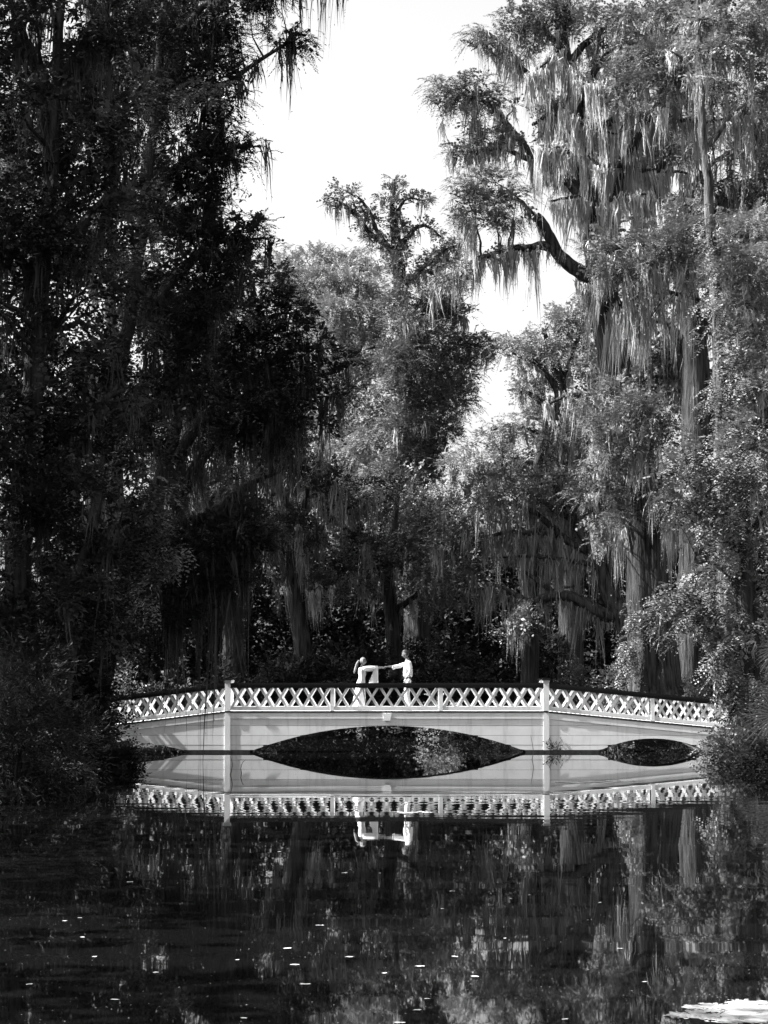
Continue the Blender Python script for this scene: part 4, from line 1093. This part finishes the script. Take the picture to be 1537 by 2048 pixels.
# willowy long-leaved shrub in front, and the dark bank below it
bush('long_leaved_shrub', 'shrub with long narrow leaves in shade at the left edge above the bank', 41, 40, 1500, 150, 170, kind='oleander', leaf='broad_painted_shade', dens=11, nb=16, seed=50, cat='shrub')
for i, (px, py, rx, ry, Y, lf, kd, lab) in enumerate([
    (30, 1560, 110, 90, 43, 'broad_painted_shade', 'vine', 'dark shrub at the lower left where the bank meets the water'),
    (150, 1510, 70, 60, 58, 'broad_painted_shade', 'vine', 'dark shrub on the bank hiding the left end of the bridge'),
    (175, 1490, 46, 60, 65, 'broad_painted_shade', 'vine', 'dark shrub growing against the left end of the railing'),
    (100, 1530, 85, 80, 52, 'broad_painted_shade', 'vine', 'dark spreading shrub in the middle of the left bank'),
    (236, 1528, 26, 11, 56, 'broad_painted_shade', 'vine', 'low dark spray reaching over the water below the left bridge end'),
    (80, 1400, 110, 130, 60, 'broad_painted_shade', 'broad_far', 'tall dark bush closing the left bank behind the shrubs'),
    (20, 1420, 120, 150, 66, 'broad_painted_shade', 'broad_far', 'tall dark bush at the far left behind the bank'),
]):
    bush('shrub', lab, Y, px, py, rx, ry, kind=kd, leaf=lf, group='dark shrubs on the left bank', seed=60 + i, nb=14, dens=9)

# ------------------------------------------------------------------ unseen trees added to shade the left bank and the low wood
def unseen_shade_tree(label, X, Y, h, seed):
    g6 = np.random.default_rng(seed)
    b = np.array((X, Y, .3))
    root = empty('unseen_shade_tree', b, label, 'tree', 'unseen trees added to shade the left bank and the wood')
    P = b + np.array([(0, 0, 0), (.1, .2, h * .3), (-.2, .1, h * .6), (0, 0, h)])
    q, rr = resample(P, [.5, .4, .28, .06], .8)
    mb = MB(); mb.tube(q, rr, 14, .12, seed)
    mb.build('trunk', M['bark'], root, smooth=True)
    n = int(5.5 * h)
    c = b + np.stack([g6.normal(0, 1.7, n), g6.normal(0, 1.9, n), h * (.06 + .94 * g6.uniform(0, 1, n))], -1)
    tri_obj('crown', plumes(c, unit(g6.normal(0, 1, (n, 3)) + np.array((0, 0, .2))), 'wood'), M['broad_painted_shade'], root)


for i, (X, Y, h, lab) in enumerate([
    (-13.5, 30, 19, 'unseen leafy tree added for shade on the left bank nearest the dark shrubs'), (-12, 22, 18, 'unseen leafy tree added for shade on the left bank between its two neighbours'), (-11.5, 13, 17, 'unseen leafy tree added for shade on the left bank closest to the viewpoint'),
    (-14.5, 39, 20, 'unseen leafy tree added for shade on the left bank behind the long leaved shrub'), (-15, 50, 21, 'unseen leafy tree added for shade far back on the left bank'),
    (-16, 44, 31, 'unseen tall leafy tree added for shade on the left bank back from the water'), (-15.5, 53, 29, 'unseen tall leafy tree added for shade on the left bank level with the layered cypress'), (-17, 59, 21, 'unseen leafy tree added for shade on the left bank next to the bridge end'), (-21, 50, 33, 'unseen tall leafy tree added for shade farthest back on the left bank'), (-22, 56, 30, 'unseen tall leafy tree added for shade well back on the left bank near the bridge'),
    (-20, 86, 23, 'unseen tall leafy tree added for shade in the wood at far left behind the bridge'), (-21, 94, 24, 'unseen tall leafy tree added for shade deep in the wood at far left'), (-20, 102, 24, 'unseen tall leafy tree added for shade deepest in the wood at far left'),
    (-13, 1, 18, 'unseen leafy tree added for shade behind the viewpoint on the left'), (-8, -8, 18, 'unseen leafy tree added for shade behind the viewpoint, second from the left')]):
    unseen_shade_tree(lab, X, Y, h, 80 + i)

# ------------------------------------------------------------------ on the water
leaf_mesh = []
for k in range(4):
    a = np.linspace(0, 2 * math.pi, 9, endpoint=False)
    rr_ = rng.uniform(.75, 1.1, 9)
    V = np.stack([np.cos(a) * rr_ * .03, np.sin(a) * rr_ * .018, .002 + .003 * rng.uniform(0, 1, 9)], -1)
    V = np.concatenate([V, [(0, 0, .001)]])
    leaf_mesh.append(raw_mesh('floating_leaf', V, [(i, (i + 1) % 9, 9) for i in range(9)]))
    leaf_mesh[-1].materials.append(M['leaf_float'])
spots = [(312, 1937), (476, 1912), (590, 1922), (700, 1907), (840, 1925), (770, 1938), (488, 2026), (910, 1906), (1022, 1792), (1060, 1785), (130, 1836), (160, 1830), (190, 1906), (165, 1868), (575, 1890), (640, 1845), (835, 2010), (855, 1988), (950, 1945), (560, 1700), (690, 1742), (760, 1742), (1130, 2028), (1200, 1800), (885, 1812), (905, 1778), (260, 1760), (1240, 1890), (60, 1960), (230, 1990), (1290, 1955), (800, 2035), (610, 1960), (1010, 1870)]
for i, (px, py) in enumerate(spots):
    Yw = EYE / ((py - 1361) / F)
    p = W(px, py, Yw)
    k = p[2] / (EYE - p[2]) if EYE != p[2] else 0
    p = np.array((p[0], p[1], 0.0)) if abs(p[2]) > .2 else np.array((p[0], p[1], 0))
    o = link_mesh('floating_leaf', leaf_mesh[i % 4], None, None, (p[0], p[1], 0.003))
    o.rotation_euler = (0, 0, rng.uniform(0, 6.28))
    sc = rng.uniform(.7, 1.5) * (1 + max(0, Yw - 22) * .03)
    o.scale = (sc, sc, sc)
    tag(o, 'small pale leaf floating on the dark water', 'leaf', 'pale leaves floating on the dark water')


def flecks(n, xf, yf, size):
    g4 = np.random.default_rng(n)
    Yq, Xq = yf(g4, n), None
    Xq = xf(g4, n, Yq)
    a = g4.uniform(0, 6.28, n)
    s_ = g4.uniform(*size, n)
    c = np.stack([Xq, Yq, g4.uniform(.002, .006, n)], -1)
    u = np.stack([np.cos(a), np.sin(a), np.zeros(n)], -1) * s_[:, None]
    v = np.stack([-np.sin(a), np.cos(a), np.zeros(n)], -1) * s_[:, None] * .8
    T1 = np.stack([c + u, c + v, c - u], 1); T2 = np.stack([c - u, c - v, c + u], 1)
    return np.concatenate([T1, T2])


T = flecks(3200, lambda g, n, y: g.uniform(-1, 1, n) * (1.0 + y * .19), lambda g, n: 13 + 32 * g.uniform(0, 1, n) ** 2.2, (.0025, .0075))
T2 = flecks(900, lambda g, n, y: g.uniform(-6, 9, n), lambda g, n: g.uniform(48, 88, n), (.012, .03))
tri_obj('duckweed_specks', np.concatenate([T, T2]), M['speck'], None, (0, 20, 0))
tag(bpy.data.objects['duckweed_specks'], 'tiny pale specks of duckweed scattered over the dark water', 'duckweed', kind='stuff')
# pale floating mats
for nm, lab, cx, cy, hw, hh, n in [('duckweed_mat', 'bright pale mat of floating duckweed at the lower right corner', 1474, 2014, 112, 19, 8000),
                                   ('duckweed_mat', 'thin pale streak of duckweed below the railing reflection of the couple', 815, 1621, 36, 3, 420),
                                   ('duckweed_mat', 'thin pale streak of duckweed on the reflection of the right flank', 1195, 1562, 60, 4, 900)]:
    g5 = np.random.default_rng(cx)
    nc = max(8, n // 90)
    kx = cx + hw * np.clip(g5.normal(0, .55, nc), -1.2, 1.2)
    ky = cy + hh * g5.uniform(-1, 1, nc) * (1.1 - .7 * np.abs(kx - cx) / hw / 1.2)
    ci = g5.integers(0, nc, n)
    px = kx[ci] + g5.normal(0, 1, n) * hw * .11 * g5.uniform(.3, 1.3, nc)[ci]
    py = ky[ci] + g5.normal(0, 1, n) * hh * .10
    keep = py > 1480
    px, py = px[keep], py[keep]
    Yq = EYE * F / (py - 1361)
    c = np.stack([(px - CX) / F * Yq, Yq, g5.uniform(.002, .008, len(px))], -1)
    a = g5.uniform(0, 6.28, len(px)); s_ = g5.uniform(.008, .02, len(px)) * (Yq / 15) ** .8
    u = np.stack([np.cos(a), np.sin(a), 0 * a], -1) * s_[:, None]; v = np.stack([-np.sin(a), np.cos(a), 0 * a], -1) * s_[:, None]
    o = tri_obj(nm, np.concatenate([np.stack([c + u, c + v, c - u], 1), np.stack([c - u, c - v, c + u], 1)]), M['duck'], None, c.mean(0))
    tag(o, lab, 'duckweed', kind='stuff')

# dead twigs standing in the water
for lab, Y, pts in [('crooked thin dead twig standing in the water left of the right main post', 62, [(1064, 1546), (1067, 1530), (1066, 1515), (1062, 1494)]),
                    ('bent dead twig standing in the water below the left main post', 52, [(461, 1560), (465, 1578), (460, 1602)][::-1]),
                    ('curved dead twig with its tip bowed over the water beside the bent one', 53, [(484, 1594), (482, 1580), (486, 1568), (490, 1565)])]:
    P, R = path([(p[0], p[1], .012) for p in pts], Y)
    P[:, 2] -= P[0, 2] + .05
    q, rr = resample(P, R, .06)
    mb = MB(); mb.tube(q, rr * np.linspace(1, .4, len(rr)), 6)
    tag(mb.build('dead_twig', M['wet_and_shadow_wood'], None, True, P[0]), lab, 'twig')
# tuft of weeds on the footing
for lab, px, Y in [('tuft of weeds growing on the footing by the right main post', 1108, 67.9)]:
    b = np.array(((px - 768.5) * Y / F, Y, .05))
    root = empty('weed_tuft', b, lab, 'weeds')
    p = b + rng.normal(0, 1, (16, 3)) * np.array((.12, .03, .03)); 
    tri_obj('foliage', sprays(p, unit(rng.normal(0, .5, (16, 3)) + np.array((0, -.3, 1))), 'oleander') , M['broad_painted_shade'], root)
# ------------------------------------------------------------------ people
def skinned(name, joints, edges, material, parent, root_joint, sub=1):
    names = list(joints)
    me = bpy.data.meshes.new(name)
    me.from_pydata([joints[n][:3] for n in names], [(names.index(a), names.index(b)) for a, b in edges], [])
    o = link_mesh(name, me, material, parent)
    sk = o.modifiers.new('skin', 'SKIN')
    sk.use_smooth_shade = True
    if not me.skin_vertices:
        o.data.skin_vertices  # layer comes with the modifier
    for i, n in enumerate(names):
        v = me.skin_vertices[0].data[i]
        r = joints[n][3]
        v.radius = (r, r) if not isinstance(r, tuple) else r
        v.use_root = n == root_joint
    ss = o.modifiers.new('smooth', 'SUBSURF')
    ss.levels = ss.render_levels = sub
    return o


def chain(*names):
    return list(zip(names[:-1], names[1:]))


def loft(name, rings, material, parent, k=24, cap=True, fold=0.0, seed=0):
    """rings: (cx, cy, z, rx, ry)"""
    g = np.random.default_rng(seed)
    th = np.linspace(0, 2 * math.pi, k, endpoint=False)
    ph = g.uniform(0, 6.28, 3)
    V = []
    n = len(rings)
    for i, (cx, cy, z, rx, ry) in enumerate(rings):
        q = fold * (i / (n - 1)) if fold else 0
        m = 1 + q * (np.sin(7 * th + ph[0]) * 0.6 + np.sin(11 * th + ph[1]) * 0.4)
        V += list(zip(cx + rx * m * np.cos(th), cy + ry * m * np.sin(th), np.full(k, z)))
    Fa = [(i * k + j, i * k + (j + 1) % k, (i + 1) * k + (j + 1) % k, (i + 1) * k + j) for i in range(n - 1) for j in range(k)]
    if cap:
        for base in (0, (n - 1) * k):
            for q in range(k // 2 - 1):
                Fa.append((base + q, base + q + 1, base + k - 2 - q, base + k - 1 - q))
    me = raw_mesh(name, V, Fa, True)
    return link_mesh(name, me, material, parent)


def head_mesh(c, s=1.0, pitch=0.0):
    """A sculpted head facing +x centred at c: brow, nose, lips, chin, ears."""
    nu, nv = 40, 28
    V = []
    for i in range(nv + 1):
        v = math.pi * i / nv
        for j in range(nu):
            u = 2 * math.pi * j / nu
            x, y, z = math.sin(v) * math.cos(u), math.sin(v) * math.sin(u), math.cos(v)
            jaw = max(0.0, -z)
            X = x * 0.098 * (1 - 0.18 * jaw ** 2) + 0.012 * jaw
            Yq = y * 0.076 * (1 - 0.34 * jaw ** 1.5)
            Z = z * 0.122
            if x > 0:
                fy = math.exp(-(y / 0.16) ** 2)
                X += 0.026 * fy * math.exp(-((z + 0.22) / 0.13) ** 2) + 0.012 * fy * math.exp(-((z - 0.0) / 0.15) ** 2)
                X += 0.006 * math.exp(-(y / 0.5) ** 2) * math.exp(-((z - 0.2) / 0.1) ** 2)
                X -= 0.010 * math.exp(-((abs(y) - 0.38) / 0.17) ** 2) * math.exp(-((z - 0.02) / 0.11) ** 2)
                X += 0.007 * math.exp(-(y / 0.3) ** 2) * math.exp(-((z + 0.55) / 0.07) ** 2)
                X += 0.012 * math.exp(-(y / 0.35) ** 2) * math.exp(-((z + 0.86) / 0.1) ** 2)
            e = math.exp(-((x + 0.02) / 0.16) ** 2) * math.exp(-((z + 0.06) / 0.24) ** 2)
            Yq += math.copysign(0.016, y) * e if abs(y) > 0.5 else 0
            V.append((X * s, Yq * s, Z * s))
    V = np.array(V)
    cp, sp = math.cos(pitch), math.sin(pitch)
    V = np.stack([V[:, 0] * cp + V[:, 2] * sp, V[:, 1], -V[:, 0] * sp + V[:, 2] * cp], -1) + np.array(c)
    Fa = [(i * nu + j, (i + 1) * nu + j, (i + 1) * nu + (j + 1) % nu, i * nu + (j + 1) % nu) for i in range(nv) for j in range(nu)]
    return V, Fa


def add_hand(J, E, wrist, d, palm_n, pre, curl=0.6, s=1.0, thumb_side=1):
    """Palm, four unequal fingers and a thumb, as skin joints from the wrist along d; palm_n points out of the palm."""
    w, d, nn = np.array(wrist[:3]), unit(np.array(d, float)), unit(np.array(palm_n, float))
    side = np.cross(d, nn) * thumb_side
    add = lambda n, p, r: J.__setitem__(pre + n, (*[float(q) for q in p], r))
    add('palm', w + d * 0.05 * s, (0.030 * s, 0.018 * s))
    add('knuck', w + d * 0.085 * s, (0.034 * s, 0.014 * s))
    E += [(pre + 'wrist', pre + 'palm'), (pre + 'palm', pre + 'knuck')]
    for i, ln in enumerate((0.070, 0.080, 0.074, 0.058)):
        o = side * (0.030 - 0.020 * i) * s
        b = w + d * 0.092 * s + o
        m = b + (d * math.cos(curl * .5) + nn * math.sin(curl * .5)) * ln * .55 * s
        t = m + (d * math.cos(curl * 1.4) + nn * math.sin(curl * 1.4)) * ln * .5 * s
        add('fa%d' % i, b, 0.0095 * s); add('fb%d' % i, m, 0.0085 * s); add('fc%d' % i, t, 0.0065 * s)
        E += [(pre + 'knuck', pre + 'fa%d' % i), (pre + 'fa%d' % i, pre + 'fb%d' % i), (pre + 'fb%d' % i, pre + 'fc%d' % i)]
    b = w + d * 0.03 * s + side * 0.033 * s
    m = b + (d * .75 + side * .6 + nn * .2) * 0.036 * s
    t = m + (d * .85 + side * .1 + nn * .5) * 0.032 * s
    add('ta', b, 0.011 * s); add('tb', m, 0.0095 * s); add('tc', t, 0.007 * s)
    E += [(pre + 'palm', pre + 'ta'), (pre + 'ta', pre + 'tb'), (pre + 'tb', pre + 'tc')]


def finish_body(o, head_V, head_F):
    """Bake the skin and join the sculpted head to it so that the body is one mesh."""
    dg = bpy.context.evaluated_depsgraph_get()
    ev = o.evaluated_get(dg)
    me0 = bpy.data.meshes.new_from_object(ev)
    V = np.array([v.co[:] for v in me0.vertices])
    Fs = [tuple(p.vertices) for p in me0.polygons]
    n = len(V)
    me = bpy.data.meshes.new('body')
    me.from_pydata([tuple(v) for v in V] + [tuple(v) for v in head_V], [], Fs + [tuple(int(i) + n for i in f) for f in head_F])
    me.polygons.foreach_set('use_smooth', np.ones(len(me.polygons), bool))
    me.materials.append(M['skin'])
    o.modifiers.clear()
    o.data = me


def ellipsoid(name, c, r, material, parent, k=12):
    rings = [(c[0], c[1], c[2] + r[2] * math.cos(v), r[0] * max(math.sin(v), .02), r[1] * max(math.sin(v), .02)) for v in np.linspace(0, math.pi, 9)]
    return loft(name, rings, material, parent, k)


def eyes_mouth(root, c, s, pitch):
    cp, sp = math.cos(pitch), math.sin(pitch)
    def at(x, y, z):
        return (c[0] + (x * cp + z * sp) * s, c[1] + y * s, c[2] + (-x * sp + z * cp) * s)
    for sy in (-1, 1):
        ellipsoid('eye', at(0.082, 0.031 * sy, 0.004), (0.009 * s, 0.012 * s, 0.006 * s), M['dark'], root)
        ellipsoid('eyebrow', at(0.088, 0.031 * sy, 0.026), (0.008 * s, 0.018 * s, 0.004 * s), M['hair_dark'], root)
    ellipsoid('mouth', at(0.094, 0, -0.070), (0.010 * s, 0.020 * s, 0.004 * s), M['dark'], root)


DECK = ZR + 0.055
SP = (YB + 0.75) / F
# --- the man: faces left, so his own frame (facing +x) is turned half round; his left side is towards the camera
man = empty('person', ((816 - 768.5) * SP, YB + 0.75, DECK), 'man in white shirt and pale trousers holding out his hand on the bridge', 'person')
man.rotation_euler = (0, 0, math.pi)
J = dict(pelvis=(0.0, 0, 0.98, (.14, .10)), belly=(0.01, 0, 1.12, (.14, .10)), chest=(0.0, 0, 1.36, (.16, .11)), neck0=(-0.01, 0, 1.50, (.075, .07)), neck=(0.02, 0, 1.58, .056), skull=(0.04, 0, 1.66, .06),
         rsh=(0.02, -0.19, 1.46, .06), relb=(0.27, -0.16, 1.38, .044), rwrist=(0.60, -0.05, 1.355, .028),
         lsh=(-0.01, 0.20, 1.46, .06), lelb=(-0.07, 0.29, 1.19, .045), lwrist=(0.06, 0.25, 0.98, .029),
         rhip=(0, -0.10, 0.94, .095), rkn=(0.05, -0.11, 0.50, .06), rank=(-0.02, -0.11, 0.09, .04), rtoe=(0.13, -0.12, 0.04, .035),
         lhip=(0, 0.10, 0.94, .095), lkn=(0.03, 0.12, 0.50, .06), lank=(-0.05, 0.12, 0.09, .04), ltoe=(0.10, 0.13, 0.04, .035))
E = chain('pelvis', 'belly', 'chest', 'neck0', 'neck', 'skull') + [('chest', 'rsh'), ('chest', 'lsh'), ('pelvis', 'rhip'), ('pelvis', 'lhip')] + \
    chain('rsh', 'relb', 'rwrist') + chain('lsh', 'lelb', 'lwrist') + chain('rhip', 'rkn', 'rank', 'rtoe') + chain('lhip', 'lkn', 'lank', 'ltoe')
add_hand(J, E, J['rwrist'], (1, .12, -.02), (0, .35, -1), 'r', 0.7)
add_hand(J, E, J['lwrist'], (.35, -.1, -1), (.3, -1, 0), 'l', 0.5)
b = skinned('body', J, E, M['skin'], man, 'pelvis')
HC = (0.075, 0, 1.745)
finish_body(b, *head_mesh(HC, 1.0, 0.22))
eyes_mouth(man, HC, 1.0, 0.22)
# shirt, tucked in, sleeves to the wrist with a loose cuff
Js = dict(waist=(0.0, 0, 0.97, (.15, .115)), belly=(0.0, 0, 1.15, (.175, .135)), chest=(-0.01, 0, 1.36, (.19, .135)), yoke=(-0.01, 0, 1.485, (.11, .10)), collar=(0.015, 0, 1.55, (.074, .072)),
          rsh=(0.02, -0.19, 1.46, .085), rup=(0.16, -0.175, 1.41, .075), relb=(0.28, -0.155, 1.37, .068), rcuff=(0.45, -0.09, 1.345, .062), rcuff2=(0.475, -0.08, 1.34, .058),
          lsh=(-0.01, 0.20, 1.46, .088), lup=(-0.05, 0.26, 1.33, .078), lelb=(-0.07, 0.29, 1.18, .068), lcuff=(0.03, 0.26, 1.04, .058))
Es = chain('waist', 'belly', 'chest', 'yoke', 'collar') + [('chest', 'rsh'), ('chest', 'lsh')] + chain('rsh', 'rup', 'relb', 'rcuff', 'rcuff2') + chain('lsh', 'lup', 'lelb', 'lcuff')
skinned('shirt', Js, Es, M['cloth'], man, 'waist')
loft('cuff', [(0.455, -0.09, 1.40, .025, .05), (0.45, -0.09, 1.34, .05, .07), (0.44, -0.09, 1.285, .045, .05), (0.435, -0.09, 1.265, .02, .02)], M['cloth'], man, 16)
loft('collar', [(0.0, 0, 1.515, .085, .085), (0.012, 0, 1.56, .066, .066)], M['cloth'], man, 20, cap=False)
loft('belt', [(0, 0, 0.985, .118, .158), (0, 0, 1.02, .118, .158)], M['leather'], man, 24)
Jt = dict(top=(0.0, 0, 1.045, (.15, .112)), hip=(-0.015, 0, 0.90, (.175, .135)),
          rhip=(0, -0.095, 0.84, .115), rkn=(0.05, -0.11, 0.50, .085), rhem=(-0.01, -0.11, 0.08, .085),
          lhip=(0, 0.095, 0.84, .115), lkn=(0.03, 0.12, 0.50, .085), lhem=(-0.04, 0.12, 0.08, .085))
skinned('trousers', Jt, chain('top', 'hip') + [('hip', 'rhip'), ('hip', 'lhip')] + chain('rhip', 'rkn', 'rhem') + chain('lhip', 'lkn', 'lhem'), M['trousers'], man, 'top')
for q, sy in ((J['rank'], 'r'), (J['lank'], 'l')):
    loft('shoe', [(q[0] + .06, q[1], 0.0, .14, .05), (q[0] + .06, q[1], 0.035, .142, .052), (q[0] + .03, q[1], 0.075, .10, .046), (q[0] - .01, q[1], 0.11, .05, .042)], M['leather'], man, 16)
# short dark hair: a cap over the top and back of the skull
hv, hf = head_mesh(HC, 1.09, 0.22)
hv = np.array(hv)
keep = [f for f in hf if all((hv[i][2] - HC[2]) > 0.048 or (hv[i][0] - HC[0] < -0.025 and hv[i][2] - HC[2] > -0.055) for i in f)]
hv[:, 2] += np.where(hv[:, 2] > HC[2] + 0.05, 0.012, 0)
obj('hair', hv + np.array(man.location), keep, M['hair_dark'], man, True)

# --- the woman: faces right
wo = empty('person', ((724 - 768.5) * SP, YB + 0.75, DECK), 'woman with a fair ponytail in a long white dress on the bridge', 'person')
K = 0.90
J = dict(pelvis=(-0.02, 0, 0.90, (.13, .10)), belly=(0.0, 0, 1.02, (.10, .085)), chest=(0.0, 0, 1.20, (.13, .095)), neck0=(-0.01, 0, 1.33, (.055, .055)), neck=(0.005, 0, 1.39, .042), skull=(0.015, 0, 1.46, .05),
         rsh=(0.01, -0.15, 1.29, .048), relb=(0.27, -0.13, 1.32, .035), rwrist=(0.615, -0.05, 1.335, .022),
         lsh=(0.01, 0.15, 1.29, .048), lelb=(0.25, 0.14, 1.27, .035), lwrist=(0.585, 0.04, 1.31, .022),
         rhip=(-0.01, -0.09, 0.84, .09), rkn=(0.05, -0.10, 0.46, .050), rank=(0.14, -0.10, 0.09, .034), rtoe=(0.26, -0.10, 0.035, .03),
         lhip=(-0.02, 0.09, 0.84, .09), lkn=(-0.02, 0.10, 0.46, .055), lank=(-0.14, 0.10, 0.10, .034), ltoe=(-0.02, 0.11, 0.035, .03))
E = chain('pelvis', 'belly', 'chest', 'neck0', 'neck', 'skull') + [('chest', 'rsh'), ('chest', 'lsh'), ('pelvis', 'rhip'), ('pelvis', 'lhip')] + \
    chain('rsh', 'relb', 'rwrist') + chain('lsh', 'lelb', 'lwrist') + chain('rhip', 'rkn', 'rank', 'rtoe') + chain('lhip', 'lkn', 'lank', 'ltoe')
add_hand(J, E, J['rwrist'], (1, .25, .03), (0, .2, -1), 'r', 0.8, 0.88)
add_hand(J, E, J['lwrist'], (1, -.1, .05), (0, -.2, -1), 'l', 0.8, 0.88, -1)
b = skinned('body', J, E, M['skin'], wo, 'pelvis')
HC = (0.04, 0, 1.525)
finish_body(b, *head_mesh(HC, 0.93, 0.10))
eyes_mouth(wo, HC, 0.93, 0.10)
loft('dress', [(0.0, 0, 1.335, .075, .10), (0.0, 0, 1.30, .10, .165), (0.01, 0, 1.20, .125, .165), (0.02, 0, 1.12, .115, .145), (0.01, 0, 1.02, .098, .122),
               (-0.01, 0, 0.93, .115, .15), (-0.03, 0, 0.85, .135, .175), (-0.05, 0, 0.68, .15, .19), (-0.06, 0, 0.50, .165, .20), (-0.075, 0, 0.30, .195, .235), (-0.10, 0, 0.14, .235, .27), (-0.13, 0, 0.02, .285, .30)],
     M['cloth'], wo, 40, fold=0.10, seed=3)
for sy, sh, el in ((-1, J['rsh'], J['relb']), (1, J['lsh'], J['lelb'])):
    Jp = dict(a=(*sh[:3], .078), b=(sh[0] + .1, sh[1] + .005 * sy, sh[2] + .005, .082), c=(el[0] - .06, el[1], el[2], .066), d=(el[0] + .08, el[1], el[2] + .004, .06), e=(el[0] + .17, el[1] * .8, el[2] + .006, .055))
    skinned('sleeve', Jp, chain('a', 'b', 'c', 'd', 'e'), M['cloth'], wo, 'a')
    # the long open bell of the sleeve hanging from the forearm
    yw = -0.105 if sy < 0 else 0.10
    loft('sleeve_drape', [(0.44, yw, 1.385, .055, .035), (0.44, yw, 1.34, .075, .05), (0.435, yw, 1.25, .075, .045), (0.42, yw, 1.12, .09, .04), (0.385, yw, 0.96, .125, .045), (0.36, yw, 0.84, .155, .05), (0.355, yw, 0.76, .165, .05)],
         M['cloth'], wo, 32, fold=0.14, seed=5 + sy)
hv, hf = head_mesh(HC, 1.03, 0.10)
hv = np.array(hv)
keep = [f for f in hf if all((hv[i][2] - HC[2]) > 0.055 or (hv[i][0] - HC[0] < 0.01 and hv[i][2] - HC[2] > -0.085) for i in f)]
hair = obj('hair', hv + np.array(wo.location), keep, M['hair_fair'], wo, True)
pt = dict(a=(-0.055, 0, 1.545, .03), b=(-0.10, -.01, 1.53, .038), c=(-0.145, -.02, 1.44, .046), d=(-0.185, -.02, 1.32, .042), e=(-0.215, -.02, 1.22, .034), f=(-0.235, -.02, 1.14, .012))
skinned('ponytail', pt, chain(*'abcdef'), M['hair_fair'], wo, 'a')
for q in (J['rank'], J['lank']):
    loft('shoe', [(q[0] + .07, q[1], 0.0, .11, .036), (q[0] + .07, q[1], 0.02, .112, .038), (q[0] + .05, q[1], 0.045, .075, .034)], M['cloth'], wo, 14)
